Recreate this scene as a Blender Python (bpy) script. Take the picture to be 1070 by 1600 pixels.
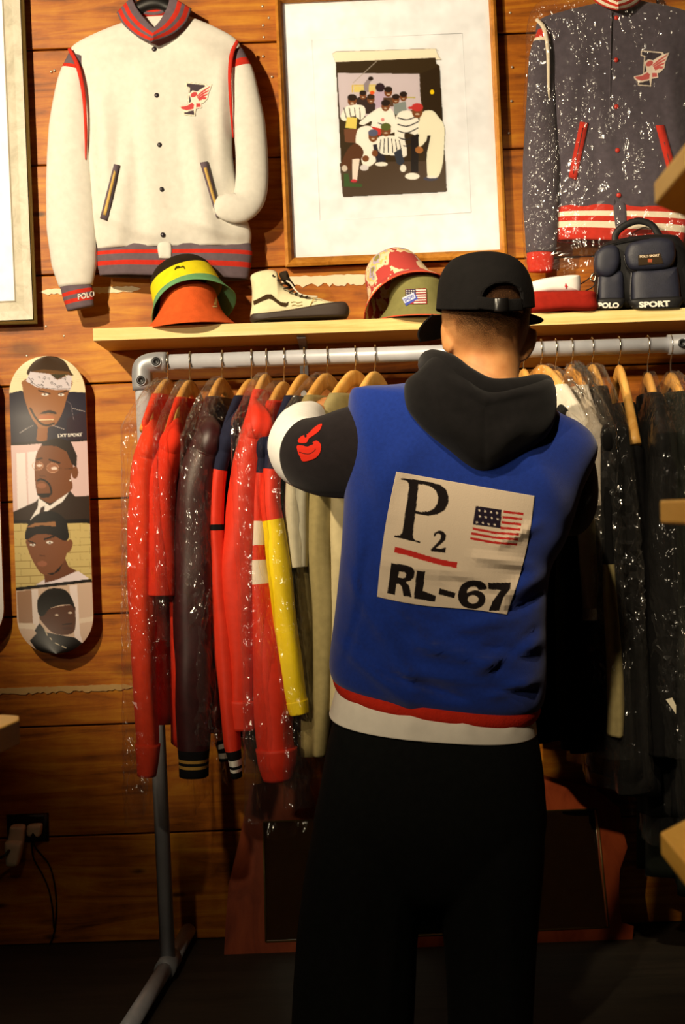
import bpy, bmesh, math, random
import numpy as np
from mathutils import Vector, Matrix
from mathutils.bvhtree import BVHTree

# ------------------------------------------------------------------ camera, light, exposure
for o in list(bpy.data.objects):
    bpy.data.objects.remove(o)
SC = bpy.context.scene
COL = SC.collection
D, FPX, CZ, ROLL = 3.83, 2222.2, 1.136, 0.035
cR, sR = math.cos(ROLL), math.sin(ROLL)

cam = bpy.data.cameras.new('camera')
cam.sensor_fit = 'VERTICAL'; cam.sensor_height = 36; cam.sensor_width = 24; cam.lens = 50
cam.dof.use_dof = True; cam.dof.focus_distance = 3.0; cam.dof.aperture_fstop = 8
cam.clip_start = 0.05
camo = bpy.data.objects.new('camera', cam); COL.objects.link(camo)
camo.matrix_world = Matrix(((cR, sR, 0, 0), (0, 0, -1, -D), (-sR, cR, 0, CZ), (0, 0, 0, 1)))
SC.camera = camo

SC.view_settings.view_transform = 'Standard'
SC.view_settings.look = 'None'
SC.view_settings.exposure = 0.0
SC.view_settings.gamma = 1
SC.view_settings.use_curve_mapping = False

wd = bpy.data.worlds.new('world'); SC.world = wd
wd.use_nodes = True
wd.node_tree.nodes['Background'].inputs[0].default_value = (1.0, 0.62, 0.3, 1)
wd.node_tree.nodes['Background'].inputs[1].default_value = 0.02

def spot(name, loc, target, power, color, angle, blend, radius):
    l = bpy.data.lights.new(name, 'SPOT')
    l.energy = power; l.color = color; l.spot_size = math.radians(angle); l.spot_blend = blend
    l.shadow_soft_size = radius
    o = bpy.data.objects.new(name, l); COL.objects.link(o)
    o.location = loc
    o.rotation_euler = (Vector(target) - Vector(loc)).to_track_quat('-Z', 'Y').to_euler()
    return o

WARM = (1.0, 0.82, 0.56)
spot('ceiling_spot_key', (-1.55, -2.5, 2.72), (-0.12, 0.0, 2.02), 430, WARM, 62, 0.65, 0.035)
spot('ceiling_spot_right', (0.05, -2.3, 2.74), (0.68, -0.45, 1.36), 170, WARM, 48, 0.8, 0.04)
spot('far_room_spot', (-2.35, -4.4, 2.2), (0.05, -0.4, 1.62), 235, WARM, 34, 0.6, 0.06)
spot('ceiling_spot_shelving', (-0.7, -3.3, 2.6), (-0.05, -2.45, 0.95), 95, WARM, 75, 0.75, 0.04)

# ------------------------------------------------------------------ helpers
def P(px, py, y):
    u = px - 535.0; v = 800.0 - py; k = (D + y) / FPX
    return Vector(((u*cR + v*sR)*k, y, CZ + (-u*sR + v*cR)*k))
def PX(p):
    k = FPX / (D + p[1]); X = p[0]*k; Z = (p[2]-CZ)*k
    return (535 + X*cR - Z*sR, 800 - (X*sR + Z*cR))
def S(y): return (D + y) / FPX           # metres per pixel at depth y

ORI = {}
def empty(name, loc, label=None, cat=None, group=None):
    o = bpy.data.objects.new(name, None); COL.objects.link(o)
    o.empty_display_size = 0.05
    o.location = loc; ORI[o.name] = Vector(loc)
    tag(o, label, cat, group)
    return o
def tag(o, label=None, cat=None, group=None, kind=None):
    if label: o['label'] = label
    if cat: o['category'] = cat
    if group: o['group'] = group
    if kind: o['kind'] = kind
    return o
def obj(name, V, F, mat, parent=None, smooth=True, midx=None, cols=None, origin=None):
    """one mesh object; V in world coordinates"""
    V = np.array([tuple(v) for v in V], float) if not isinstance(V, np.ndarray) else V
    if parent is not None:
        og = ORI[parent.name]
    elif origin is not None:
        og = Vector(origin)
    else:
        lo, hi = V.min(0), V.max(0)
        og = Vector(((lo[0]+hi[0])/2, (lo[1]+hi[1])/2, lo[2]))
    me = bpy.data.meshes.new(name)
    me.from_pydata((V - np.array(og)).tolist(), [], [list(map(int, f)) for f in F])
    mats = mat if isinstance(mat, (list, tuple)) else [mat]
    for m in mats: me.materials.append(m)
    if midx is not None: me.polygons.foreach_set('material_index', np.array(midx, np.int32))
    if smooth: me.polygons.foreach_set('use_smooth', np.ones(len(me.polygons), bool))
    if cols is not None:
        at = me.color_attributes.new('Col', 'FLOAT_COLOR', 'POINT')
        at.data.foreach_set('color', np.ascontiguousarray(cols, np.float32).ravel())
    me.update()
    o = bpy.data.objects.new(name, me); COL.objects.link(o)
    if parent is not None: o.parent = parent
    else: o.location = og
    ORI[o.name] = og
    return o

def smooth_pts(pts, n, closed=False):
    """Catmull-Rom resample"""
    p = np.array(pts, float); m = len(p)
    if closed: q = np.vstack([p[-1], p, p[0], p[1]]); seg = m
    else: q = np.vstack([2*p[0]-p[1], p, 2*p[-1]-p[-2]]); seg = m-1
    ts = np.linspace(0, seg, n, endpoint=not closed)
    i = np.minimum(ts.astype(int), seg-1); t = (ts-i)[:, None]
    p0, p1, p2, p3 = q[i], q[i+1], q[i+2], q[i+3]
    return 0.5*((2*p1)+(-p0+p2)*t+(2*p0-5*p1+4*p2-p3)*t*t+(-p0+3*p1-3*p2+p3)*t**3)

def grid_faces(nr, nc, wrap=False, off=0):
    F = []
    for r in range(nr-1):
        for c in range(nc if wrap else nc-1):
            a = off+r*nc+c; b = off+r*nc+(c+1) % nc
            F.append((a, b, b+nc, a+nc))
    return F
def loft(rings, cap0=True, cap1=True, off=0):
    nr, nc = len(rings), len(rings[0])
    V = [p for r in rings for p in r]
    F = grid_faces(nr, nc, True, off)
    if cap0: F.append(tuple(off+i for i in range(nc))[::-1])
    if cap1: F.append(tuple(off+(nr-1)*nc+i for i in range(nc)))
    return V, F
class MB:
    def __init__(s): s.V = []; s.F = []; s.M = []
    def add(s, VF, m=0):
        V, F = VF; o = len(s.V)
        s.V += [tuple(v) for v in V]
        s.F += [tuple(i+o for i in f) for f in F]
        s.M += (list(m) if isinstance(m, (list, tuple, np.ndarray)) else [m]*len(F))
        return s
    def box(s, lo, hi, m=0):
        x0, y0, z0 = lo; x1, y1, z1 = hi
        V = [(x0,y0,z0),(x1,y0,z0),(x1,y1,z0),(x0,y1,z0),(x0,y0,z1),(x1,y0,z1),(x1,y1,z1),(x0,y1,z1)]
        return s.add((V, [(0,3,2,1),(4,5,6,7),(0,1,5,4),(1,2,6,5),(2,3,7,6),(3,0,4,7)]), m)
    def build(s, name, mat, parent=None, smooth=True, **k):
        return obj(name, s.V, s.F, mat, parent, smooth, midx=s.M if isinstance(mat, (list, tuple)) else None, **k)
def sweep(path, ra, rb=None, N=16, up=(0, 0, 1), n=None, caps=True, sq=2.0):
    """tube along a path; ra across, rb along 'up'"""
    path = [Vector(p) for p in path]
    if n: path = [Vector(p) for p in smooth_pts(path, n)]
    m = len(path)
    ra = np.interp(np.linspace(0, 1, m), np.linspace(0, 1, len(ra)), ra) if hasattr(ra, '__len__') else np.full(m, ra)
    if rb is None: rb = ra
    rb = np.interp(np.linspace(0, 1, m), np.linspace(0, 1, len(rb)), rb) if hasattr(rb, '__len__') else np.full(m, rb)
    rings = []
    for i in range(m):
        t = (path[min(i+1, m-1)]-path[max(i-1, 0)]).normalized()
        u = Vector(up); a = t.cross(u)
        if a.length < 1e-4: a = t.cross(Vector((1, 0, 0)))
        a.normalize(); b = a.cross(t).normalized()
        ring = []
        for k in range(N):
            th = 2*math.pi*k/N; c, s_ = math.cos(th), math.sin(th)
            c = math.copysign(abs(c)**(2/sq), c); s_ = math.copysign(abs(s_)**(2/sq), s_)
            ring.append(path[i]+a*c*ra[i]+b*s_*rb[i])
        rings.append(ring)
    return loft(rings, caps, caps)
def pillow(outline, T, n=64, center=None, rings=7, p=2.0, back=1.0, front=1.0, smooth=True, dfun=None, closed=True):
    """outline: list of (px,py) or 3D points in a plane facing the viewer; front bulges to -y by T*front"""
    o = smooth_pts(outline, n, True) if smooth else np.array(outline, float)
    n = len(o)
    c = o.mean(0) if center is None else np.array(center, float)
    V, F = [], []
    rr = [math.sin(math.pi/2*(i/(rings))) for i in range(rings+1)][::-1]   # 1..0
    layers = []
    for sgn in (-1, 1):
        for r in rr:
            if sgn == 1 and r == 1.0: continue
            h = T*(front if sgn < 0 else back)*(1-r**p)**(1/p) if r < 1 else 0
            layers.append([(c+(q-c)*max(r, 1e-3), sgn*h) for q in o])
    # order: front centre ... edge ... back centre
    fr = layers[:len(rr)][::-1]; bk = layers[len(rr):]
    lay = fr+bk
    for L in lay:
        for q, h in L: V.append((q, h))
    F = grid_faces(len(lay), n, True)
    F.append(tuple(range(n))[::-1]); F.append(tuple((len(lay)-1)*n+i for i in range(n)))
    return V, F
def pillow_px(outline, y, T, **k):
    """outline in photo pixels at depth y (y may be a function of px,py)"""
    V, F = pillow(outline, T, **k)
    W = []
    for q, h in V:
        yy = y(q[0], q[1]) if callable(y) else y
        p = P(q[0], q[1], yy); W.append((p.x, p.y+h, p.z))
    return W, [f[::-1] for f in F]
def revolve(profile, loc, axis=(0, 0, 1), N=40, warp=None, n=None, closed=False):
    """profile (r,h) list; surface of revolution about axis at loc"""
    pr = smooth_pts(profile, n) if n else np.array(profile, float)
    ax = Vector(axis).normalized(); q = Vector((0, 0, 1)).rotation_difference(ax)
    rings = []
    for r, h in pr:
        ring = []
        for k in range(N):
            th = 2*math.pi*k/N
            rr, hh = (r, h) if warp is None else warp(r, h, th)
            ring.append(Vector(loc)+q @ Vector((rr*math.cos(th), rr*math.sin(th), hh)))
        rings.append(ring)
    return loft(rings, not closed, not closed)
rng = np.random.RandomState(7)
def vnoise(seed):
    """cheap smooth 3D noise from sines"""
    r = np.random.RandomState(seed); K = r.normal(size=(14, 3)); ph = r.uniform(0, 6.28, 14)
    def f(p, s=1.0):
        return float(np.mean(np.sin(K @ (np.array(p)*s)+ph))*1.6)
    return f

# ------------------------------------------------------------------ print canvas (lettering, pictures)
def lin(c):
    c = np.array(c, float)/255.0
    return np.where(c <= 0.04045, c/12.92, ((c+0.055)/1.055)**2.4)
_txt = {}
def text_tris(s, bold=0.0):
    key = (s, bold)
    if key in _txt: return _txt[key]
    cu = bpy.data.curves.new('t', 'FONT'); cu.body = s; cu.offset = bold; cu.resolution_u = 4
    o = bpy.data.objects.new('t', cu); COL.objects.link(o)
    bpy.context.view_layer.update()
    me = bpy.data.meshes.new_from_object(o.evaluated_get(bpy.context.evaluated_depsgraph_get()))
    me.calc_loop_triangles()
    v = np.array([x.co[:2] for x in me.vertices]); t = np.array([x.vertices[:] for x in me.loop_triangles])
    bpy.data.objects.remove(o); bpy.data.meshes.remove(me)
    lo, hi = v.min(0), v.max(0); v = (v-lo)/(hi-lo)
    _txt[key] = v[t]; return _txt[key]
class Canvas:
    def __init__(s, x0, y0, x1, y1, k=3, bg=None):
        s.x0, s.y0, s.k = x0, y0, k
        s.w, s.h = int((x1-x0)*k)+2, int((y1-y0)*k)+2
        s.A = np.zeros((s.h, s.w, 4)); s.f = lambda x, y: (x, y)
        if bg is not None: s.A[:, :, :3] = lin(bg); s.A[:, :, 3] = 1
    def zoom(s, ox, oy, sc):          # draw in the coordinates of an enlarged crop
        s.f = lambda x, y: (ox+x/sc, oy+y/sc); return s
    def _fill(s, pts, col, alpha=1.0):
        p = np.array([s.f(x, y) for x, y in pts]); p = (p-[s.x0, s.y0])*s.k
        lo = np.floor(p.min(0)).astype(int); hi = np.ceil(p.max(0)).astype(int)+1
        a0, b0 = max(lo[0], 0), max(lo[1], 0); a1, b1 = min(hi[0], s.w), min(hi[1], s.h)
        if a1 <= a0 or b1 <= b0: return
        X, Y = np.meshgrid(np.arange(a0, a1)+.5, np.arange(b0, b1)+.5)
        ins = np.zeros(X.shape, bool); n = len(p)
        for i in range(n):
            xa, ya = p[i]; xb, yb = p[(i+1) % n]
            if ya == yb: continue
            ins ^= ((ya > Y) != (yb > Y)) & (X < (xb-xa)*(Y-ya)/(yb-ya)+xa)
        sub = s.A[b0:b1, a0:a1]
        if col is None: sub[ins] = 0
        else:
            sub[ins, :3] = sub[ins, :3]*(1-alpha)+lin(col)*alpha; sub[ins, 3] = 1
    def poly(s, pts, col, sm=0, alpha=1.0):
        if sm: pts = smooth_pts(pts, sm, True)
        s._fill(pts, col, alpha)
    def ell(s, cx, cy, rx, ry, col, ang=0, alpha=1.0):
        t = np.linspace(0, 2*math.pi, 28, endpoint=False); c, n = math.cos(ang), math.sin(ang)
        x, y = rx*np.cos(t), ry*np.sin(t)
        s._fill(np.stack([cx+x*c-y*n, cy+x*n+y*c], 1), col, alpha)
    def line(s, pts, w, col, sm=0):
        p = smooth_pts(pts, sm) if sm else np.array(pts, float)
        for i in range(len(p)-1):
            d = p[i+1]-p[i]; L = math.hypot(*d)
            if L < 1e-6: continue
            n = np.array([-d[1], d[0]])/L*w/2; e = d/L*w*.25
            s._fill([p[i]+n-e, p[i+1]+n+e, p[i+1]-n+e, p[i]-n-e], col)
    def rect(s, x0, y0, x1, y1, col): s._fill([(x0, y0), (x1, y0), (x1, y1), (x0, y1)], col)
    def text(s, t, quad, col, bold=0.0):
        """quad: bottom-left, bottom-right, top-left corner"""
        bl, br, tl = [np.array(q, float) for q in quad]
        for tri in text_tris(t, bold):
            s._fill([bl+(br-bl)*a+(tl-bl)*b for a, b in tri], col)
    def sample(s, px, py):
        x = np.clip((np.asarray(px)-s.x0)*s.k, 1, s.w-3); y = np.clip((np.asarray(py)-s.y0)*s.k, 1, s.h-3)
        if not hasattr(s, 'B'):
            A = s.A; s.B = (A+np.roll(A, 1, 0)+np.roll(A, 1, 1)+np.roll(np.roll(A, 1, 0), 1, 1))/4
        return s.B[y.astype(int), x.astype(int)]
def quad_grid(q, nx, ny):
    """q: TL,TR,BR,BL in pixels -> (ny+1,nx+1,2)"""
    tl, tr, br, bl = [np.array(a, float) for a in q]
    s = np.linspace(0, 1, nx+1)[None, :, None]; t = np.linspace(0, 1, ny+1)[:, None, None]
    return (1-t)*((1-s)*tl+s*tr)+t*((1-s)*bl+s*br)
def decal(name, G, depth, cv, mat, parent, off=0.0015, cut=True):
    """G grid of pixels; depth: constant y or list of mesh (V,F) to lie on; printed cells only"""
    ny, nx = G.shape[0]-1, G.shape[1]-1
    cols = cv.sample(G[..., 0], G[..., 1])
    bvh = None
    if isinstance(depth, tuple):
        bvh = BVHTree.FromPolygons([tuple(v) for v in depth[0]], [tuple(map(int, f)) for f in depth[1]])
    V = np.zeros((ny+1, nx+1, 3)); C0 = Vector((0, -D, CZ)); last = None
    for j in range(ny+1):
        for i in range(nx+1):
            g = G[j, i]
            if bvh is None:
                V[j, i] = P(g[0], g[1], depth(g[0], g[1]) if callable(depth) else depth)
            else:
                d = (P(g[0], g[1], 0)-C0).normalized()
                h = bvh.ray_cast(C0, d)
                if h[0] is None:
                    yy = last if last is not None else -0.1
                    V[j, i] = P(g[0], g[1], yy)
                else:
                    last = h[0].y; V[j, i] = h[0]-d*off
    F = []
    a = cols[..., 3]
    for j in range(ny):
        for i in range(nx):
            if cut and (a[j, i]+a[j+1, i]+a[j, i+1]+a[j+1, i+1]) < 2: continue
            k = j*(nx+1)+i
            F.append((k, k+nx+1, k+nx+2, k+1))
    V = V.reshape(-1, 3); cols = cols.reshape(-1, 4).copy()
    al = np.maximum(cols[:, 3:4], 1e-3); cols[:, :3] = np.where(cols[:, 3:4] > 0, cols[:, :3]/al, 0); cols[:, 3] = 1
    used = np.unique(np.array(F).ravel()); mp = -np.ones(len(V), int); mp[used] = np.arange(len(used))
    F = mp[np.array(F)]
    return obj(name, V[used], F, mat, parent, True, cols=cols[used])

# ------------------------------------------------------------------ materials
M = {}
def newmat(name):
    m = bpy.data.materials.new(name); m.use_nodes = True
    nt = m.node_tree; b = nt.nodes['Principled BSDF']
    return m, nt, b
def N_(nt, t, **k):
    n = nt.nodes.new(t)
    for a, v in k.items():
        if a in ('inp',):
            for i, x in v.items(): n.inputs[i].default_value = x
        else: setattr(n, a, v)
    return n
def fabric(name, rgb, rough=0.9, var=0.12, scale=60, bump=0.15, bscale=900, sheen=0.0, spec=0.15):
    m, nt, b = newmat(name); L = nt.links
    c = lin(rgb)
    tc = N_(nt, 'ShaderNodeTexCoord')
    n = N_(nt, 'ShaderNodeTexNoise'); n.inputs['Scale'].default_value = scale; n.inputs['Detail'].default_value = 6
    L.new(tc.outputs['Object'], n.inputs['Vector'])
    r = N_(nt, 'ShaderNodeValToRGB')
    r.color_ramp.elements[0].position = .3; r.color_ramp.elements[1].position = .7
    r.color_ramp.elements[0].color = (*(c*(1-var)), 1); r.color_ramp.elements[1].color = (*np.minimum(c*(1+var), 1), 1)
    L.new(n.outputs[0], r.inputs[0]); L.new(r.outputs[0], b.inputs['Base Color'])
    b.inputs['Roughness'].default_value = rough
    b.inputs['Specular IOR Level'].default_value = spec
    if sheen: b.inputs['Sheen Weight'].default_value = sheen
    if bump:
        n2 = N_(nt, 'ShaderNodeTexNoise'); n2.inputs['Scale'].default_value = bscale
        bp = N_(nt, 'ShaderNodeBump'); bp.inputs['Strength'].default_value = bump; bp.inputs['Distance'].default_value = .002
        L.new(tc.outputs['Object'], n2.inputs['Vector']); L.new(n2.outputs[0], bp.inputs['Height']); L.new(bp.outputs[0], b.inputs['Normal'])
    M[name] = m; return m
def plain(name, rgb, rough=0.5, metal=0.0, spec=0.5, coat=0.0):
    m, nt, b = newmat(name)
    n = N_(nt, 'ShaderNodeTexNoise'); n.inputs['Scale'].default_value = 25; n.inputs['Detail'].default_value = 5
    tc = N_(nt, 'ShaderNodeTexCoord'); nt.links.new(tc.outputs['Object'], n.inputs['Vector'])
    c = lin(rgb); r = N_(nt, 'ShaderNodeValToRGB')
    r.color_ramp.elements[0].position = .3; r.color_ramp.elements[1].position = .7
    r.color_ramp.elements[0].color = (*(c*.92), 1); r.color_ramp.elements[1].color = (*np.minimum(c*1.06, 1), 1)
    nt.links.new(n.outputs[0], r.inputs[0]); nt.links.new(r.outputs[0], b.inputs['Base Color'])
    b.inputs['Roughness'].default_value = rough; b.inputs['Metallic'].default_value = metal
    b.inputs['Specular IOR Level'].default_value = spec; b.inputs['Coat Weight'].default_value = coat
    M[name] = m; return m
def printmat(name, rough=0.6, spec=0.3, coat=0.0, bump=0.0):
    m, nt, b = newmat(name)
    a = N_(nt, 'ShaderNodeAttribute', attribute_name='Col')
    nt.links.new(a.outputs['Color'], b.inputs['Base Color'])
    b.inputs['Roughness'].default_value = rough; b.inputs['Specular IOR Level'].default_value = spec
    b.inputs['Coat Weight'].default_value = coat; b.inputs['Coat Roughness'].default_value = .08
    if bump:
        tc = N_(nt, 'ShaderNodeTexCoord')
        n2 = N_(nt, 'ShaderNodeTexNoise'); n2.inputs['Scale'].default_value = 500
        bp = N_(nt, 'ShaderNodeBump'); bp.inputs['Strength'].default_value = bump; bp.inputs['Distance'].default_value = .002
        nt.links.new(tc.outputs['Object'], n2.inputs['Vector']); nt.links.new(n2.outputs[0], bp.inputs['Height']); nt.links.new(bp.outputs[0], b.inputs['Normal'])
    M[name] = m; return m
def wood(name, dark, mid, light, stretch=(1.2, 30, 30), knots=0.0, rough=0.55, scale=3.0, dirt=0.0, spec=.3, axis=0):
    m, nt, b = newmat(name); L = nt.links
    tc = N_(nt, 'ShaderNodeTexCoord'); oi = N_(nt, 'ShaderNodeObjectInfo')
    off = N_(nt, 'ShaderNodeVectorMath', operation='SCALE'); off.inputs[0].default_value = (37.1, 11.3, 23.7)
    L.new(oi.outputs['Random'], off.inputs['Scale'])
    add = N_(nt, 'ShaderNodeVectorMath', operation='ADD')
    L.new(tc.outputs['Object'], add.inputs[0]); L.new(off.outputs[0], add.inputs[1])
    mp = N_(nt, 'ShaderNodeMapping'); mp.inputs['Scale'].default_value = stretch
    L.new(add.outputs[0], mp.inputs['Vector'])
    n1 = N_(nt, 'ShaderNodeTexNoise'); n1.inputs['Scale'].default_value = 1.0; n1.inputs['Detail'].default_value = 9; n1.inputs['Roughness'].default_value = .65; n1.inputs['Distortion'].default_value = 1.2
    L.new(mp.outputs[0], n1.inputs['Vector'])
    n2 = N_(nt, 'ShaderNodeTexNoise'); n2.inputs['Scale'].default_value = scale; n2.inputs['Detail'].default_value = 8; n2.inputs['Roughness'].default_value = .62
    L.new(add.outputs[0], n2.inputs['Vector'])
    mx = N_(nt, 'ShaderNodeMix', data_type='FLOAT'); mx.inputs[0].default_value = .5
    L.new(n1.outputs[0], mx.inputs[2]); L.new(n2.outputs[0], mx.inputs[3])
    r = N_(nt, 'ShaderNodeValToRGB'); e = r.color_ramp.elements
    e[0].position = .36; e[0].color = (*lin(dark), 1); e[1].position = .64; e[1].color = (*lin(light), 1)
    x = e.new(.49); x.color = (*lin(mid), 1)
    L.new(mx.outputs[0], r.inputs[0])
    out = r.outputs[0]
    if knots:
        mk = N_(nt, 'ShaderNodeMapping'); mk.inputs['Scale'].default_value = (1.3, 1, 3.4)
        L.new(add.outputs[0], mk.inputs['Vector'])
        v = N_(nt, 'ShaderNodeTexVoronoi'); v.inputs['Scale'].default_value = 1.55
        nz = N_(nt, 'ShaderNodeTexNoise'); nz.inputs['Scale'].default_value = 6
        L.new(add.outputs[0], nz.inputs['Vector'])
        va = N_(nt, 'ShaderNodeVectorMath', operation='MULTIPLY_ADD'); va.inputs[1].default_value = (.12, .12, .12)
        L.new(nz.outputs['Color'], va.inputs[0]); L.new(mk.outputs[0], va.inputs[2]); L.new(va.outputs[0], v.inputs['Vector'])
        kr = N_(nt, 'ShaderNodeValToRGB'); ke = kr.color_ramp.elements
        ke[0].position = .05; ke[0].color = (1, 1, 1, 1); ke[1].position = .13; ke[1].color = (0, 0, 0, 1)
        L.new(v.outputs['Distance'], kr.inputs[0])
        mm = N_(nt, 'ShaderNodeMix', data_type='RGBA'); mm.inputs[7].default_value = (*(lin(dark)*.35), 1)
        sc = N_(nt, 'ShaderNodeMath', operation='MULTIPLY'); sc.inputs[1].default_value = knots
        L.new(kr.outputs[0], sc.inputs[0]); L.new(sc.outputs[0], mm.inputs[0]); L.new(out, mm.inputs[6]); out = mm.outputs[2]
    if dirt:
        # short dark dashes and specks: nail stains
        md = N_(nt, 'ShaderNodeMapping'); md.inputs['Scale'].default_value = (6, 1, 17)
        L.new(add.outputs[0], md.inputs['Vector'])
        v2 = N_(nt, 'ShaderNodeTexVoronoi'); v2.inputs['Scale'].default_value = 1.0
        L.new(md.outputs[0], v2.inputs['Vector'])
        dr = N_(nt, 'ShaderNodeValToRGB'); de = dr.color_ramp.elements
        de[0].position = .06; de[0].color = (1, 1, 1, 1); de[1].position = .17; de[1].color = (0, 0, 0, 1)
        L.new(v2.outputs['Distance'], dr.inputs[0])
        n3 = N_(nt, 'ShaderNodeTexNoise'); n3.inputs['Scale'].default_value = 4.0
        L.new(add.outputs[0], n3.inputs['Vector'])
        th = N_(nt, 'ShaderNodeValToRGB'); th.color_ramp.elements[0].position = .5; th.color_ramp.elements[1].position = .6
        L.new(n3.outputs[0], th.inputs[0])
        ml = N_(nt, 'ShaderNodeMath', operation='MULTIPLY'); L.new(dr.outputs[0], ml.inputs[0]); L.new(th.outputs[0], ml.inputs[1])
        ms = N_(nt, 'ShaderNodeMath', operation='MULTIPLY'); ms.inputs[1].default_value = dirt; L.new(ml.outputs[0], ms.inputs[0])
        mm2 = N_(nt, 'ShaderNodeMix', data_type='RGBA'); mm2.inputs[7].default_value = (*(lin(dark)*.2), 1)
        L.new(ms.outputs[0], mm2.inputs[0]); L.new(out, mm2.inputs[6]); out = mm2.outputs[2]
    L.new(out, b.inputs['Base Color'])
    b.inputs['Roughness'].default_value = rough; b.inputs['Specular IOR Level'].default_value = spec
    bp = N_(nt, 'ShaderNodeBump'); bp.inputs['Strength'].default_value = .25; bp.inputs['Distance'].default_value = .003
    L.new(n1.outputs[0], bp.inputs['Height']); L.new(bp.outputs[0], b.inputs['Normal'])
    M[name] = m; return m
def film(name, tint=(1, .985, .96), fac=0.01, bscale=34, slope=.45, rough=.15):
    """clear crinkled polythene: creased facets"""
    m = bpy.data.materials.new(name); m.use_nodes = True; nt = m.node_tree; L = nt.links
    nt.nodes.clear()
    out = N_(nt, 'ShaderNodeOutputMaterial'); tr = N_(nt, 'ShaderNodeBsdfTransparent'); gl = N_(nt, 'ShaderNodeBsdfGlossy')
    df = N_(nt, 'ShaderNodeBsdfDiffuse'); df.inputs[0].default_value = (.9, .87, .82, 1)
    tr.inputs[0].default_value = (*tint, 1); gl.inputs['Roughness'].default_value = rough
    tc = N_(nt, 'ShaderNodeTexCoord')
    mp = N_(nt, 'ShaderNodeMapping'); mp.inputs['Scale'].default_value = (1, 1, .6); L.new(tc.outputs['Object'], mp.inputs['Vector'])
    n = N_(nt, 'ShaderNodeTexNoise'); n.inputs['Scale'].default_value = 14; n.inputs['Detail'].default_value = 3
    L.new(mp.outputs[0], n.inputs['Vector'])
    va = N_(nt, 'ShaderNodeVectorMath', operation='MULTIPLY_ADD'); va.inputs[1].default_value = (.07, .07, .07)
    L.new(n.outputs['Color'], va.inputs[0]); L.new(mp.outputs[0], va.inputs[2])
    v1 = N_(nt, 'ShaderNodeTexVoronoi'); v1.inputs['Scale'].default_value = bscale; L.new(va.outputs[0], v1.inputs['Vector'])
    v2 = N_(nt, 'ShaderNodeTexVoronoi'); v2.inputs['Scale'].default_value = bscale*2.7; L.new(va.outputs[0], v2.inputs['Vector'])
    nm = N_(nt, 'ShaderNodeTexNoise'); nm.inputs['Scale'].default_value = 9; L.new(tc.outputs['Object'], nm.inputs['Vector'])
    ms = N_(nt, 'ShaderNodeMapRange'); ms.inputs[1].default_value = .38; ms.inputs[2].default_value = .6; L.new(nm.outputs[0], ms.inputs[0])
    s2 = N_(nt, 'ShaderNodeMath', operation='MULTIPLY_ADD'); s2.inputs[1].default_value = .37
    L.new(v2.outputs['Distance'], s2.inputs[0]); L.new(v1.outputs['Distance'], s2.inputs[2])
    hm = N_(nt, 'ShaderNodeMath', operation='MULTIPLY'); L.new(s2.outputs[0], hm.inputs[0]); L.new(ms.outputs[0], hm.inputs[1])
    bp = N_(nt, 'ShaderNodeBump'); bp.inputs['Strength'].default_value = 1; bp.inputs['Distance'].default_value = slope/bscale
    L.new(hm.outputs[0], bp.inputs['Height']); L.new(bp.outputs[0], gl.inputs['Normal'])
    lw = N_(nt, 'ShaderNodeLayerWeight'); lw.inputs[0].default_value = .5
    pw = N_(nt, 'ShaderNodeMath', operation='POWER'); pw.inputs[1].default_value = 4; L.new(lw.outputs['Facing'], pw.inputs[0])
    fr = N_(nt, 'ShaderNodeMath', operation='MULTIPLY_ADD'); fr.inputs[1].default_value = .5; fr.inputs[2].default_value = .055; L.new(pw.outputs[0], fr.inputs[0])
    mx = N_(nt, 'ShaderNodeMixShader'); L.new(fr.outputs[0], mx.inputs[0]); L.new(tr.outputs[0], mx.inputs[1]); L.new(gl.outputs[0], mx.inputs[2])
    m2 = N_(nt, 'ShaderNodeMixShader'); m2.inputs[0].default_value = fac
    L.new(mx.outputs[0], m2.inputs[1]); L.new(df.outputs[0], m2.inputs[2]); L.new(m2.outputs[0], out.inputs[0])
    M[name] = m; return m
def glass(name):
    m = bpy.data.materials.new(name); m.use_nodes = True; nt = m.node_tree; L = nt.links
    nt.nodes.clear()
    out = N_(nt, 'ShaderNodeOutputMaterial'); tr = N_(nt, 'ShaderNodeBsdfTransparent'); gl = N_(nt, 'ShaderNodeBsdfGlossy')
    gl.inputs['Roughness'].default_value = .02
    fr = N_(nt, 'ShaderNodeFresnel'); fr.inputs[0].default_value = 1.45
    mx = N_(nt, 'ShaderNodeMixShader'); L.new(fr.outputs[0], mx.inputs[0]); L.new(tr.outputs[0], mx.inputs[1]); L.new(gl.outputs[0], mx.inputs[2]); L.new(mx.outputs[0], out.inputs[0])
    M[name] = m; return m

wood('plank', (84, 38, 6), (168, 94, 14), (208, 142, 32), knots=.55, dirt=.8, stretch=(2.2, 30, 26), rough=.5)
plain('gap', (14, 8, 5), .9)
wood('floor_wood', (34, 30, 24), (46, 40, 32), (58, 50, 40), stretch=(2, 20, 20), rough=.6)
wood('shelf_edge', (222, 184, 110), (238, 208, 136), (246, 224, 164), stretch=(3, 60, 80), rough=.5)
wood('frame_gold', (150, 92, 24), (190, 124, 42), (214, 152, 66), stretch=(25, 25, 25), rough=.35)
wood('frame_silver', (172, 166, 146), (200, 193, 174), (218, 212, 194), stretch=(20, 20, 20), rough=.45)
plain('frame_rim', (120, 96, 48), .35, .5)
plain('mat_board', (238, 240, 246), .85, spec=.1)
plain('mat_line', (150, 140, 120), .7)
glass('pane')
printmat('print_gloss', .35, .4)
printmat('print_cloth', .85, .1, bump=.2)
printmat('print_deck', .32, .5, coat=.6)
plain('pipe', (186, 188, 196), .38, .15)
plain('fitting', (160, 162, 168), .42, .35)
plain('screw', (60, 60, 62), .4, .6)
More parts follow.
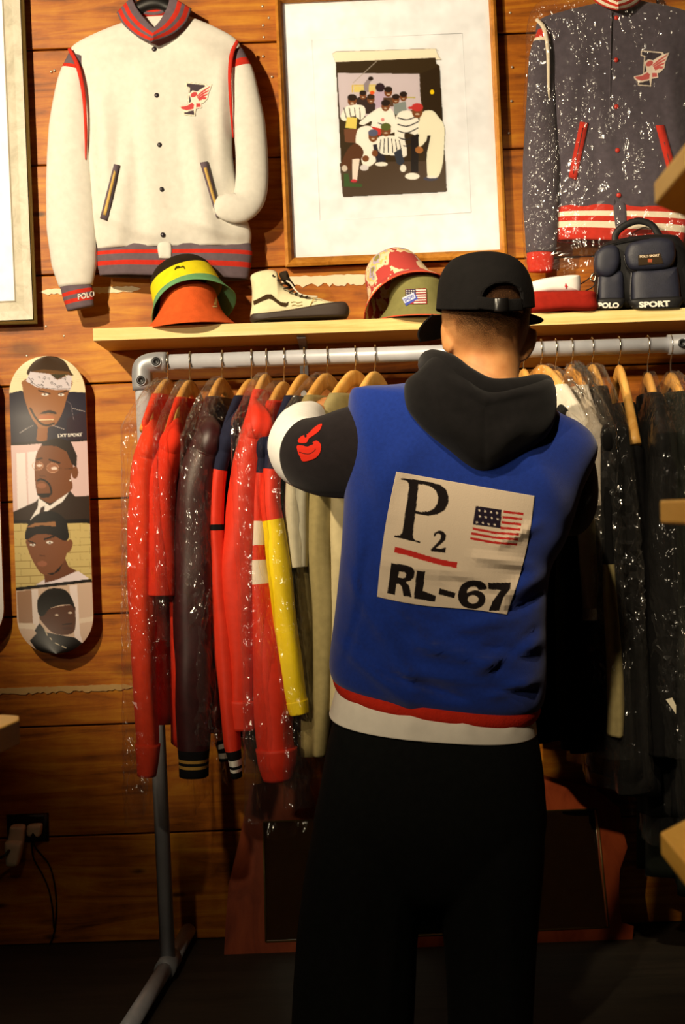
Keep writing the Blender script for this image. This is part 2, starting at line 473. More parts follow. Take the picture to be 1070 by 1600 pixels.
plain('steel', (200, 190, 170), .22, 1.0)
wood('hanger_wood', (196, 132, 56), (222, 164, 80), (236, 186, 108), stretch=(30, 30, 8), rough=.4)
plain('black_plastic', (22, 20, 20), .3)
plain('paint_residue', (190, 152, 94), .9); plain('paint_residue_pale', (236, 222, 190), .9)
wood('mahogany', (120, 46, 20), (156, 68, 32), (176, 84, 42), stretch=(14, 20, 2), rough=.35)
m_, nt_, b_ = newmat('mirror'); b_.inputs['Base Color'].default_value = (.82, .84, .82, 1); b_.inputs['Metallic'].default_value = 1; b_.inputs['Roughness'].default_value = .02; M['mirror'] = m_
wood('pine_board', (206, 150, 54), (224, 172, 76), (236, 190, 96), stretch=(20, 3, 20), rough=.5)
film('bag_film'); film('bag_soft', fac=.03, bscale=24)

# ------------------------------------------------------------------ the setting
ws = MB().box((-2.2, .022, -.02), (2.2, .12, 2.95)).build('wall_back', M['gap'], smooth=False); tag(ws, 'back wall of wide orange-brown wooden planks', kind='structure')
edges = [0.0, .289, .586, .884, 1.194, 1.505, 1.801, 2.097, 2.408, 2.70, 2.95]
rw = random.Random(3)
def plank(x0, x1, z0, z1, d):
    g = .0022
    lo = (x0+g*.6, 0+d, z0+g); hi = (x1-g*.6, .03, z1-g); e = .002
    x0, y0, z0 = lo; x1, y1, z1 = hi
    V = [(x0,y1,z0),(x1,y1,z0),(x1,y1,z1),(x0,y1,z1),(x0,y0+e,z0),(x1,y0+e,z0),(x1,y0+e,z1),(x0,y0+e,z1),(x0+e,y0,z0+e),(x1-e,y0,z0+e),(x1-e,y0,z1-e),(x0+e,y0,z1-e)]
    F = [(0,1,5,4),(1,2,6,5),(2,3,7,6),(3,0,4,7),(4,5,9,8),(5,6,10,9),(6,7,11,10),(7,4,8,11),(8,9,10,11)]
    return obj('plank', V, F, M['plank'], ws, False)
for i in range(len(edges)-1):
    joints = [-2.2, 2.2]
    for a, b in zip(joints[:-1], joints[1:]):
        plank(a, b, edges[i], edges[i+1], rw.uniform(-.002, .002))
def residue(x0, x1, z, h, seed, mat='paint_residue'):
    r = random.Random(seed); n = int((x1-x0)/.008); top = []; bot = []
    for k in range(n+1):
        x = x0+(x1-x0)*k/n; w = min(1, min(k, n-k)/3+.1)
        top.append((x, z+h*.5*w*(.8+.3*r.random()))); bot.append((x, z-h*.5*w*(.5+.8*r.random())))
    V = [(x, -.0042, a) for x, a in top]+[(x, -.0042, a) for x, a in bot]+[(x, .001, a) for x, a in top]+[(x, .001, a) for x, a in bot]
    m = n+1; F = []
    for k in range(n):
        F += [(k, k+m, k+m+1, k+1), (k, k+1, k+1+2*m, k+2*m), (k+m, k+3*m, k+3*m+1, k+m+1)]
    return obj('paint_residue', V, F, M[mat], ws, False)
a = P(62, 457, 0); b = P(220, 452, 0); residue(a.x, b.x, a.z, .016, 1, 'paint_residue_pale')
a = P(440, 443, 0); b = P(580, 438, 0); residue(a.x, b.x, a.z+.004, .027, 2, 'paint_residue_pale')
a = P(-80, 1083, 0); b = P(208, 1079, 0); residue(a.x, b.x, a.z, .017, 3)
fl = MB().box((-2.6, -6.6, -.05), (2.6, .12, 0)).build('floor', M['floor_wood'], smooth=False); tag(fl, 'dark worn floor along the plank wall', kind='structure')
plain('plaster', (112, 90, 64), .9); plain('ceiling_paint', (92, 74, 54), .9)
tag(MB().box((-2.6, -6.6, 2.95), (2.6, .12, 3.05)).build('ceiling', M['ceiling_paint'], smooth=False), 'plain ceiling of the shop', kind='structure')
tag(MB().box((-2.6, -6.7, 0), (2.6, -6.6, 2.95)).build('wall_front', M['plaster'], smooth=False), 'plain wall behind the viewer', kind='structure')
tag(MB().box((-2.7, -6.6, 0), (-2.6, .12, 2.95)).build('wall_left', M['plaster'], smooth=False), 'plain left wall of the shop', kind='structure')
tag(MB().box((2.6, -6.6, 0), (2.7, .12, 2.95)).build('wall_right', M['plaster'], smooth=False), 'plain right wall of the shop', kind='structure')
# nail heads in the planks
r_ = random.Random(11)
plain('nail', (200, 190, 170), .4, .6)
def disc(c, r, h, N=10, ax=(0, -1, 0)):
    return revolve([(r*.01, h), (r*.7, h), (r, h*.4), (r, 0)], c, ax, N)
mbn = MB()
for (x, y) in [(410, 10), (420, 28), (411, 40), (412, 58), (411, 88), (797, 20), (799, 158), (795, 208), (100, 525), (72, 510), (42, 556), (800, 105), (425, 120), (85, 110), (80, 112)]:
    mbn.add(disc(P(x, y, -.001), .0035, .0022, 8))
nl = mbn.build('nail_heads', M['nail'], ws); nl['kind'] = 'stuff'

# ------------------------------------------------------------------ frames
def frame_bar_ring(quad_out, quad_in, y_out, y_face, y_in, prof=None):
    """mitred moulding between two pixel quads: profile steps from outer back to inner"""
    prof = prof or [(0, 0), (0, 1), (.35, 1.12), (.7, .9), (1, .55), (1, .2)]
    rings = []
    for t, h in prof:
        ring = []
        for a, b in zip(quad_out, quad_in):
            q = np.array(a, float)*(1-t)+np.array(b, float)*t
            yy = y_out+(y_face-y_out)*h
            ring.append(P(q[0], q[1], yy))
        rings.append(ring)
    return loft(rings, False, False)
def quad_slab(q, y0, y1):
    V = [P(x, y, y0) for x, y in q]+[P(x, y, y1) for x, y in q]
    return V, [(3, 2, 1, 0), (4, 5, 6, 7), (0, 1, 5, 4), (1, 2, 6, 5), (2, 3, 7, 6), (3, 0, 4, 7)]
def lerpq(A, B, t): return [tuple(np.array(a, float)*(1-t)+np.array(b, float)*t) for a, b in zip(A, B)]

# large pale frame at the left edge
t = empty('picture_frame', P(20, 508, -.03), 'large picture frame with pale silver moulding, cropped by the left edge', 'picture frame')
qo = [(-330, -330), (24, -342), (58.5, 506), (-300, 517)]
qi = [(-300, -300), (-9, -310), (24, 471), (-270, 482)]
qm = lerpq(qo, qi, .16)
obj('rim', *frame_bar_ring(qo, qm, 0, -.034, 0, [(0, 0), (0, 1), (.3, 1.05), (.6, .9), (.75, .95), (1, .8)]), M['frame_rim'], t, False)
obj('moulding', *frame_bar_ring(qm, qi, 0, -.03, 0, [(0, .7), (.05, .95), (.5, .85), (.9, .62), (1, .5)]), M['frame_silver'], t, False)
obj('liner', *frame_bar_ring(lerpq(qo, qi, .97), lerpq(qo, qi, 1.035), 0, -.017, 0, [(0, 0), (0, 1), (1, 1), (1, 0)]), M['mat_line'], t, False)
obj('mount', *quad_slab(lerpq(qo, qi, 1.02), -.004, -.012), M['mat_board'], t, False)
obj('glass', *quad_slab(lerpq(qo, qi, 1.0), -.0125, -.0140), M['pane'], t, False)

# middle frame with the group snapshot
t = empty('picture_frame', P(620, 410, -.03), 'gold wooden picture frame with a wide white mount around a group snapshot', 'picture frame')
qo = [(429, -10), (773, -26), (792.5, 402), (446, 417)]
qi = [(441, 5), (762.5, -9), (781, 390), (459.5, 402.5)]
ring = MB(); VF = frame_bar_ring(qo, qi, 0, -.036, 0)
for k in range(4):     # four mitred bars, each a piece
    V, F = VF; sel = [f for f in F if (min(f) % 4 == k if not ({i % 4 for i in f} == {0, 3}) else k == 3)]
    nv = len(V); us = sorted({i for f in sel for i in f}); mp = {u: i for i, u in enumerate(us)}
    obj('frame_bar', [V[u] for u in us], [[mp[i] for i in f] for f in sel], M['frame_gold'], t, False)
obj('mount', *quad_slab(lerpq(qo, qi, .96), -.003, -.012), M['mat_board'], t, False)
plain('emboss', (228, 224, 212), .8)
qe = [(519, 83), (682, 76), (706, 306), (530, 318)]
cv = Canvas(505, 70, 715, 325, 4)
cv.poly([(519, 84), (525, 81), (680, 76), (686, 90), (690, 93), (524, 98)], (240, 232, 212))
cv.line([(519, 84), (524, 81), (680, 76), (685, 80)], .8, (205, 196, 180))
Z = cv.zoom(500, 80, 4.864)
Z.poly([(118, 82), (876, 48), (878, 90), (905, 112), (960, 1066), (174, 1106)], (60, 44, 20))
Z.poly([(132, 165), (755, 172), (760, 330), (770, 420), (600, 480), (150, 500)], (206, 196, 206))
Z.poly([(150, 850), (950, 830), (960, 1066), (174, 1106)], (84, 66, 50))
Z.poly([(760, 170), (905, 112), (932, 560), (800, 560)], (52, 36, 16))
Z.line([(245, 310), (245, 258), (430, 258)], 8, (214, 190, 70)); Z.rect(255, 265, 420, 310, (220, 205, 130))
Z.ell(850, 310, 15, 18, (250, 215, 20))
Z.line([(660, 352), (720, 352)], 12, (190, 180, 110))
sk, dk, wh = (128, 76, 40), (44, 28, 20), (240, 238, 232)
def fig(hx, hy, r, hair=None, cap=None):
    Z.ell(hx, hy, r, r*1.25, sk); Z.ell(hx, hy-r*.7, r*1.05, r*.75, cap or hair or dk); Z.ell(hx, hy+r*.55, r*.4, r*.14, (220, 200, 180))
# back row
Z.poly([(335, 310), (330, 250), (365, 205), (390, 215), (370, 260), (370, 310)], (150, 140, 150)); Z.ell(384, 208, 20, 16, dk)
Z.poly([(410, 320), (440, 290), (520, 310), (540, 430), (410, 440)], (196, 176, 200)); Z.ell(455, 275, 36, 34, (50, 30, 40))
Z.poly([(270, 360), (330, 330), (420, 400), (420, 480), (290, 470)], (60, 44, 40)); fig(325, 335, 26); fig(385, 365, 28, cap=(60, 40, 20)); Z.ell(395, 315, 18, 14, (230, 90, 30))
fig(517, 310, 30); Z.poly([(480, 350), (550, 350), (560, 420), (480, 420)], (96, 70, 50))
fig(575, 365, 28); fig(632, 345, 28); Z.poly([(560, 400), (650, 380), (660, 480), (560, 480)], (140, 150, 150))
# left figure
fig(243, 375, 34); Z.poly([(200, 420), (320, 410), (345, 470), (310, 520), (250, 490), (190, 530), (155, 500)], wh, 24)
for k in range(4): Z.line([(180+k*40, 430), (200+k*35, 510)], 7, (40, 34, 40))
Z.poly([(205, 500), (280, 505), (275, 590), (190, 580)], (226, 208, 110)); Z.poly([(180, 590), (290, 590), (300, 700), (190, 690)], (120, 76, 52))
# centre figure
Z.poly([(410, 450), (470, 425), (530, 430), (570, 500), (560, 620), (390, 600), (395, 530), (330, 560), (300, 540)], wh, 30); fig(497, 415, 33); Z.line([(440, 545), (480, 560), (500, 545)], 8, (60, 50, 80)); Z.ell(475, 520, 14, 14, (220, 140, 140)); Z.poly([(385, 570), (470, 590), (460, 640), (390, 640)], (206, 60, 50))
# striped right figure
Z.poly([(580, 490), (640, 450), (720, 470), (755, 560), (740, 640), (640, 620), (660, 790), (560, 780), (570, 600)], wh, 30)
for k in range(5): Z.line([(590, 505+k*50), (660, 520+k*50), (745, 490+k*46)], 9, (40, 40, 46), 10)
# leaning figure
Z.poly([(770, 470), (850, 450), (900, 500), (940, 560), (945, 660), (930, 860), (890, 960), (820, 960), (810, 820), (815, 680), (770, 720), (735, 720), (745, 600)], (236, 234, 216), 40)
Z.poly([(815, 640), (840, 640), (800, 830), (790, 760)], (52, 40, 30)); Z.poly([(690, 650), (750, 630), (745, 920), (690, 920)], (34, 26, 24)); fig(738, 455, 42, cap=(196, 60, 56)); Z.ell(690, 430, 24, 10, (196, 60, 56)); Z.ell(752, 750, 30, 26, (176, 116, 60))
Z.ell(700, 950, 55, 26, wh); Z.ell(840, 968, 55, 16, (70, 70, 90)); Z.ell(850, 955, 40, 10, wh)
# crouching figures
Z.poly([(290, 590), (380, 570), (440, 660), (470, 760), (400, 860), (330, 870), (300, 770), (270, 690)], wh, 30); Z.poly([(400, 710), (450, 700), (500, 830), (430, 860)], (44, 40, 52))
Z.poly([(440, 660), (520, 640), (600, 660), (640, 770), (560, 790), (450, 770)], wh, 26)
for k in range(6): Z.line([(460+k*28, 660+abs(k-2)*6), (450+k*34, 770)], 7, (44, 44, 50))
Z.poly([(560, 770), (610, 740), (640, 840), (610, 870), (580, 850)], (54, 60, 74)); fig(500, 600, 38, cap=(96, 104, 50)); fig(402, 645, 36, cap=(96, 100, 130))
Z.poly([(200, 760), (270, 700), (330, 760), (300, 840), (250, 900), (160, 880)], (96, 58, 34), 24)
Z.poly([(245, 820), (300, 815), (280, 980), (245, 990)], (236, 222, 214)); Z.ell(256, 985, 24, 12, (200, 60, 70)); Z.ell(345, 815, 26, 24, sk); Z.ell(415, 775, 24, 26, sk)
Z.ell(465, 858, 48, 16, wh); Z.ell(630, 890, 24, 28, wh); Z.ell(335, 885, 34, 22, (220, 216, 220)); Z.ell(185, 890, 22, 24, (210, 200, 190))
Z.poly([(180, 930), (215, 930), (225, 1000), (320, 1010), (320, 1030), (180, 1030)], (56, 104, 50), alpha=.7)
Z.line([(430, 75), (250, 240)], 5, (170, 160, 150))
decal('snapshot', quad_grid([(517, 76), (704, 74), (712, 318), (521, 322)], 230, 300), -.0135, cv, M['print_gloss'], t)
for (a, b) in [((487, 62), (722, 52)), ((722, 52), (736, 332)), ((736, 332), (500, 345)), ((500, 345), (487, 62))]:
    obj('emboss_line', *sweep([P(*a, -.0122), P(*b, -.0122)], .0009, .0006, 6, up=(0, 1, 0)), M['mat_board'], t)
obj('glass', *quad_slab(lerpq(qo, qi, .98), -.0150, -.0168), M['pane'], t, False)

# ------------------------------------------------------------------ wall shelf
t = empty('wall_shelf', P(600, 505, -.12), 'long pale wooden shelf board on the wall above the clothes rail', 'shelf')
a = P(145, 513, -.235); b = P(145, 531, -.235)
SH_TOP, SH_BOT, SH_X0 = a.z, b.z, a.x
SH_TOP = P(600, 497.5, -.235).z; SH_BOT = P(600, 516.5, -.235).z
MB().box((SH_X0, -.235, SH_BOT), (1.35, -.003, SH_TOP)).build('board', M['shelf_edge'], t, False)
for px in (473, 1180):
    q = P(px, 520, -.01)
    mb = MB().box((q.x-.011, -.006, SH_BOT-.16), (q.x+.011, -.0005, SH_BOT)).box((q.x-.011, -.2, SH_BOT-.008), (q.x+.011, -.004, SH_BOT-.0005))
    mb.build('bracket', M['fitting'], t, False)

# ------------------------------------------------------------------ pipe clothes rack
RY = -.30
rl = P(232, 565, RY); rr = P(1072, 540, RY); RZ = (rl.z+rr.z)/2
t = empty('clothes_rack', (rl.x, RY, 0), 'grey pipe clothes rail standing against the plank wall', 'clothes rack')
PR = .0195
obj('rail', *sweep([(rl.x, RY, RZ), (rr.x+.3, RY, RZ)], PR, N=20, up=(0, 1, 0)), M['pipe'], t)
bt = P(263, 1522, RY)
pole_top = Vector((rl.x-.017, RY, RZ-.03)); pole_bot = Vector((bt.x, RY, .03))
obj('upright', *sweep([pole_top, pole_bot], PR*.97, N=20, up=(0, 1, 0)), M['pipe'], t)
obj('upright', *sweep([Vector((rr.x+.3, RY, RZ)), Vector((rr.x+.3, RY, .03))], PR, N=20, up=(0, 1, 0)), M['pipe'], t)
el = obj('elbow', *sweep([(rl.x+.045, RY, RZ), (rl.x+.012, RY, RZ), (rl.x-.012, RY, RZ-.008), (rl.x-.017, RY, RZ-.03), (rl.x-.016, RY, RZ-.066)], PR*1.32, N=20, up=(0, 1, 0), n=18), M['fitting'], t)
for c in [(rl.x+.022, RZ), (rl.x-.017, RZ-.045)]:
    obj('set_screw', *revolve([(.011, 0), (.011, .005), (.006, .006), (.005, .002), (.0005, .002)], (c[0], RY-PR*1.22, c[1]), (0, -1, 0), 14), M['screw'], el)
    obj('screw_collar', *revolve([(.014, -.004), (.0135, .004), (.0108, .0045), (.0108, 0)], (c[0], RY-PR*1.22, c[1]), (0, -1, 0), 16, closed=True), M['fitting'], el)
q = P(1062, 540, RY)
ft = obj('pipe_joint', *sweep([(q.x-.03, RY, RZ), (q.x+.12, RY, RZ)], PR*1.3, N=20, up=(0, 1, 0)), M['fitting'], t)
obj('set_screw', *revolve([(.011, 0), (.011, .005), (.006, .006), (.005, .002), (.0005, .002)], (q.x, RY-PR*1.2, RZ), (0, -1, 0), 14), M['screw'], ft)
obj('foot', *sweep([(bt.x+.004, RY, .03), (bt.x+.02, -.02, .03)], PR, N=16), M['pipe'], t)
obj('foot', *sweep([(bt.x, RY, .03), (bt.x-.035, -.75, .03)], PR, N=16), M['pipe'], t)
obj('foot_joint', *sweep([(bt.x+.003, RY+.05, .03), (bt.x-.003, RY-.05, .03)], PR*1.32, N=16), M['fitting'], t)
for z in (.02,):
    obj('foot', *sweep([(rr.x+.3, -.75, .03), (rr.x+.3, -.02, .03)], PR, N=16), M['pipe'], t)

# ------------------------------------------------------------------ cloth builders
def ridge_fn(ridges):
    R = [(np.array(r[0:2], float), np.array(r[2:4], float), r[4], r[5]) for r in ridges]
    def f(x, y):
        s = 0.0; q = np.array((x, y), float)
        for a, b, w, amp in R:
            d = b-a; L2 = d @ d; t = min(1, max(0, (q-a) @ d/L2)); dd = q-(a+d*t)
            s += amp*math.exp(-(dd @ dd)/(w*w))*(.35+.65*math.sin(math.pi*min(1, max(0, .08+.84*t))))
        return s
    return f
def body_loft(keys, y, N=56, nr=60, n=2.5, fold=None, cap0=True, cap1=True, backfold=False, sag=None):
    """keys: (Lx,Ly,Rx,Ry,half depth[,dy]) down the silhouette, in pixels at depth y"""
    K = np.array([list(k)+[0]*(6-len(k)) for k in keys], float)
    K = smooth_pts(K, nr)
    rings = []
    for ri, (lx, ly, rx, ry, hy, dy) in enumerate(K):
        sg = 0 if sag is None else np.interp(ri/(nr-1), [q[0] for q in sag], [q[1] for q in sag])
        L = P(lx, ly, y); R = P(rx, ry, y); c = (L+R)/2; a = (R-L)/2; c.y += dy
        ring = []
        for k in range(N):
            th = 2*math.pi*k/N; co, si = math.cos(th), math.sin(th)
            cc = math.copysign(abs(co)**(2/n), co); ss = math.copysign(abs(si)**(2/n), si)
            p = c+a*cc+Vector((0, -hy*ss, -sg*max(0, ss)))
            if fold and (si > 0 or backfold):
                q = PX(p); p.y -= fold(*q)*min(1, abs(si)*1.6)
            ring.append(p)
        rings.append(ring)
    return loft(rings, cap0, cap1)
def ringmat(nr, N, fr, caps=True):
    """material index per face of a loft: fr = [(until fraction, index)...]"""
    out = []
    for r in range(nr-1):
        t = (r+.5)/(nr-1)
        m = next(i for u, i in fr if t <= u+1e-9)
        out += [m]*N
    if caps: out += [fr[0][1], fr[-1][1]]
    return out
def tube(name, mats, parent, path, ra, rb=None, N=20, n=30, fr=None, up=(0, 1, 0), fold=None, wr=0.0, seed=1, sq=2.0):
    V, F = sweep(path, ra, rb, N, up=up, n=n, sq=sq)
    V = [Vector(v) for v in V]
    if wr:
        nz, n2 = vnoise(seed), vnoise(seed+77); cs = [sum((V[i*N+k] for k in range(N)), Vector())/N for i in range(n)]
        Ls = [0.0]
        for i in range(1, n): Ls.append(Ls[-1]+(cs[i]-cs[i-1]).length)
        for i in range(n):
            for k in range(N):
                th = 2*math.pi*k/N; v = V[i*N+k]; d = v-cs[i]
                q = nz((math.cos(th)*2.6, math.sin(th)*2.6, Ls[i]*7))+.6*n2((math.cos(th)*2, math.sin(th)*2, Ls[i]*24))
                V[i*N+k] = cs[i]+d*(1+wr*q)
    m = mats if isinstance(mats, (list, tuple)) else [mats]
    o = obj(name, V, F, m, parent, True, midx=ringmat(n, N, fr) if fr else None)
    return o, (V, F)
def PP(pts): return [P(*p) for p in pts]

fabric('wool_cream', (220, 217, 209), .95, .05, sheen=.2)
fabric('rib_navy', (104, 90, 98), .95, .1)
fabric('rib_red', (196, 50, 36), .95, .1)
fabric('rib_white', (236, 226, 206), .95, .06)
fabric('wool_navy', (82, 76, 88), .95, .15, sheen=.1)
fabric('lining', (206, 170, 96), .7)
plain('snap_dark', (58, 52, 58), .35, .5)
plain('snap_red', (196, 48, 34), .4)

def winged_p(cv, outl, fill, wing, edge):
    """letter P with a winged foot; drawn in the crop of the cream jacket badge (170,0 x4.28)"""
    cv.poly([(515, 550), (650, 562), (668, 600), (660, 660), (630, 690), (580, 690), (580, 740), (578, 775), (496, 768), (496, 745), (525, 742), (535, 590), (513, 585)], outl)
    cv.poly([(522, 557), (640, 568), (656, 605), (648, 650), (625, 675), (572, 675), (568, 738), (572, 768), (503, 762), (503, 750), (530, 748), (542, 585), (520, 578)], fill)
    cv.poly([(470, 712), (520, 700), (550, 680), (545, 650), (536, 625), (560, 605), (590, 612), (640, 580), (690, 562), (672, 610), (655, 640), (630, 665), (618, 690), (622, 720), (590, 725), (560, 738), (500, 748), (474, 726)], edge)
    for k in range(4):
        cv.poly([(585+k*4, 640+k*8), (625+k*3, 606+k*14), (680-k*8, 572+k*26), (668-k*8, 592+k*26), (630, 625+k*12), (592+k*4, 655+k*8)], wing)
        cv.line([(590+k*4, 648+k*9), (676-k*8, 586+k*26)], 4, edge)
    cv.ell(568, 632, 24, 16, wing, -.5)
    cv.poly([(480, 714), (525, 706), (556, 686), (570, 700), (566, 728), (520, 738), (486, 728)], wing)
    cv.poly([(584, 690), (612, 690), (615, 714), (584, 718)], wing)

def rib_strip(name, outer, inner, n, w, cols, y, parent, solid=.004, bul=.01):
    """striped knit strip between two pixel curves"""
    o = smooth_pts(outer, n+1); i = smooth_pts(inner, n+1)
    G = np.stack([o*(1-t)+i*t for t in np.linspace(0, 1, w+1)], 0)
    V = []
    for r in range(w+1):
        for c in range(n+1):
            q = G[r, c]; yy = y(c/n) if callable(y) else y
            V.append(P(q[0], q[1], yy-bul*math.sin(math.pi*r/w)))
    F, m = [], []
    for r in range(w):
        for c in range(n):
            k = r*(n+1)+c; F.append((k, k+n+1, k+n+2, k+1))
            tt = (r+.5)/w; m.append(next(j for u, j in cols if tt <= u))
    ob = obj(name, V, F, [M['rib_navy'], M['rib_red'], M['rib_white']], parent, True, midx=m)
    s_ = ob.modifiers.new('thick', 'SOLIDIFY'); s_.thickness = solid; s_.offset = 0
    return ob

def jbody(keys, y, **k): return body_loft([(q[0], q[1], q[2], q[3], q[4]*.6)+tuple(q[5:]) for q in keys], y, **k)
def jtube(*a, **k):
    a = list(a); a[5] = [r*.62 for r in a[5]]; return tube(*a, **k)
# ------------------------------------------------------------------ cream varsity jacket on the wall
YJ, JS = -.064, .6
t = empty('varsity_jacket', P(260, 435, YJ), 'cream wool varsity jacket with navy and red striped ribbing, hung open on the wall', 'jacket')
fold = ridge_fn([(222, 110, 245, 400, 9, .010), (262, 100, 268, 395, 7, .004), (160, 160, 175, 380, 16, .012), (200, 220, 190, 380, 10, .008), (300, 200, 330, 380, 18, .012),
                 (345, 110, 350, 280, 14, .008), (150, 330, 240, 372, 9, .006), (280, 340, 370, 370, 9, .006), (150, 80, 215, 75, 16, .006), (285, 70, 345, 85, 15, .006)])
fw0 = fold; fold = lambda x, y: 2.0*fw0(x, y)
body = jbody([(205, 28, 290, 22, .02, .01), (150, 52, 335, 42, .035), (113, 73, 371, 64, .045), (109, 95, 376, 90, .055), (120, 140, 370, 130, .062), (131, 190, 364, 185, .066), (135, 250, 364, 250, .07),
                  (142, 320, 378, 320, .074), (147, 365, 392, 362, .076), (153, 390, 391, 386, .062)], YJ, nr=80, N=72, fold=fold)
bd = obj('body', *body, M['wool_cream'], t)
hem, hemF = jbody([(154, 382, 392, 381, .062), (152, 395, 394, 394, .068), (152, 412, 392, 414, .068), (156, 431, 388, 437, .060)], YJ, nr=17, N=72, cap0=False, cap1=False,
                      fold=ridge_fn([(200, 390, 200, 430, 20, .006), (320, 390, 330, 430, 26, .006)]))
hb = obj('hem_rib', hem, hemF, [M['rib_navy'], M['rib_red']], t, True, midx=ringmat(17, 72, [(.32, 0), (.46, 1), (.62, 0), (.76, 1), (1, 0)], False))
hb.modifiers.new('thick', 'SOLIDIFY').thickness = .004
cv = Canvas(230, 370, 275, 400, 3); cv.poly([(247, 366), (267, 366), (268, 402), (249, 402)], (240, 232, 212))
# placket tab crossing the rib
obj('placket_tab', *pillow_px([(247, 380), (266, 379), (268, 401), (266, 404), (250, 404), (248, 401)], YJ-JS*.072, .004, n=24, rings=3, p=4), M['wool_cream'], t)
for x, y in [(241, 77), (245, 149), (249.5, 226.5), (252.5, 296), (254.5, 367), (257.5, 389)]:
    h = BVHTree.FromPolygons([tuple(v) for v in body[0]], body[1]).ray_cast(Vector((0, -D, CZ)), (P(x, y, 0)-Vector((0, -D, CZ))).normalized())
    yy = h[0].y if h[0] else YJ-JS*.074
    obj('snap', *disc(P(x, y, min(yy, YJ-JS*.05)), .0065, .004, 14), M['snap_dark'], t)
def welt(quad, mo, mi, parent, base, inner=.42):
    tl, tr, br, bl = [np.array(q, float) for q in quad]
    bv = BVHTree.FromPolygons([tuple(v) for v in base[0]], [tuple(f) for f in base[1]])
    def at(q, o):
        d = (P(q[0], q[1], 0)-Vector((0, -D, CZ))).normalized(); h = bv.ray_cast(Vector((0, -D, CZ)), d)
        return (h[0] if h[0] else P(q[0], q[1], -.16))-d*o
    def slab(a, b, c, d, o, n=10):
        V, F = [], []
        for k in range(n+1):
            s = k/n; l = a*(1-s)+d*s; r = b*(1-s)+c*s
            V += [at(l, .0002), at(l, o), at(r, o), at(r, .0002)]
        for k in range(n):
            for j in range(3): F.append((k*4+j, k*4+4+j, k*4+5+j, k*4+1+j))
        F += [(0, 1, 2, 3), (n*4+3, n*4+2, n*4+1, n*4)]
        return V, F
    p = obj('pocket_welt', *slab(tl, tr, br, bl, .0055), mo, parent)
    m = lambda a, b, t: a*(1-t)+b*t
    i = (1-inner)/2
    a, b, c, d = m(tl, tr, i), m(tl, tr, 1-i), m(bl, br, 1-i), m(bl, br, i)
    obj('pocket_opening', *slab(m(a, d, .1), m(b, c, .1), m(b, c, .92), m(a, d, .92), .0065), mi, p)
welt([(178, 256), (187, 258), (167, 345), (156, 341)], M['rib_navy'], M['lining'], t, body)
welt([(312, 254), (324, 252), (347, 338), (338, 340)], M['rib_navy'], M['lining'], t, body)
cv = Canvas(278, 125, 334, 185, 5); winged_p(cv.zoom(170, 0, 4.28), (240, 232, 212), (74, 64, 72), (198, 74, 76), (240, 225, 210))
decal('winged_badge', quad_grid([(278, 126), (333, 126), (333, 184), (278, 184)], 90, 96), body, cv, M['print_cloth'], t, .002)
# sleeves
SV, SW = [], []
jtube('sleeve', [M['rib_navy'], M['wool_cream'], M['rib_red']], t, PP([(121, 88, YJ-JS*.01), (112, 130, YJ-JS*.012), (108, 200, YJ-JS*.015), (108, 280, YJ-JS*.02), (110, 350, YJ-JS*.02), (116, 410, YJ-JS*.02), (119, 447, YJ-JS*.02)]),
     [.024, .038, .054, .060, .063, .060, .045], [.03, .045, .05, .055, .055, .05, .035], n=44, fr=[(.06, 0), (.085, 2), (1, 1)], wr=.05, seed=3)
jtube('cuff', [M['rib_navy'], M['rib_red']], t, PP([(118, 443, YJ-JS*.02), (122, 462, YJ-JS*.02), (126, 482, YJ-JS*.02)]), [.042, .041, .036], [.034, .032, .03], n=14, fr=[(.3, 0), (.45, 1), (.62, 0), (.8, 1), (1, 0)])
cuffV = sweep(PP([(118, 443, YJ-JS*.02), (122, 462, YJ-JS*.02), (126, 482, YJ-JS*.02)]), [.042, .041, .036], [.021, .020, .019], 20, up=(0, 1, 0), n=14)
cv = Canvas(115, 448, 150, 475, 5); cv.text('POLO', ((122, 468.5), (148, 463), (121, 459.5)), (238, 230, 222), .02)
decal('cuff_print', quad_grid([(119, 455), (147, 452), (147, 468), (121, 472)], 60, 32), cuffV, cv, M['print_cloth'], t, .0015)
jtube('sleeve', [M['rib_navy'], M['wool_cream'], M['rib_red']], t, PP([(366, 80, YJ-JS*.01), (378, 120, YJ-JS*.015), (389, 190, YJ-JS*.02), (394, 255, YJ-JS*.03), (390, 305, YJ-JS*.05), (374, 324, YJ-JS*.075), (350, 322, YJ-JS*.082), (338, 318, YJ-JS*.075)]),
     [.022, .034, .042, .042, .042, .040, .034, .022], [.026, .036, .045, .045, .042, .035, .03, .02], n=50, fr=[(.07, 0), (.10, 2), (1, 1)], wr=.06, seed=5)
obj('armhole_stripe', *sweep(PP([(108, 76, YJ-JS*.042), (122, 105, YJ-JS*.062), (131, 150, YJ-JS*.068), (134, 205, YJ-JS*.06), (134, 250, YJ-JS*.045)]), [.005, .006, .005, .004, .002], .003, 8, up=(0, 1, 0), n=24), M['rib_red'], t)
obj('armhole_stripe', *sweep(PP([(371, 64, YJ-JS*.042), (362, 85, YJ-JS*.06), (359, 120, YJ-JS*.068), (361, 170, YJ-JS*.062), (364, 215, YJ-JS*.045)]), [.005, .006, .005, .004, .002], .003, 8, up=(0, 1, 0), n=24), M['rib_red'], t)
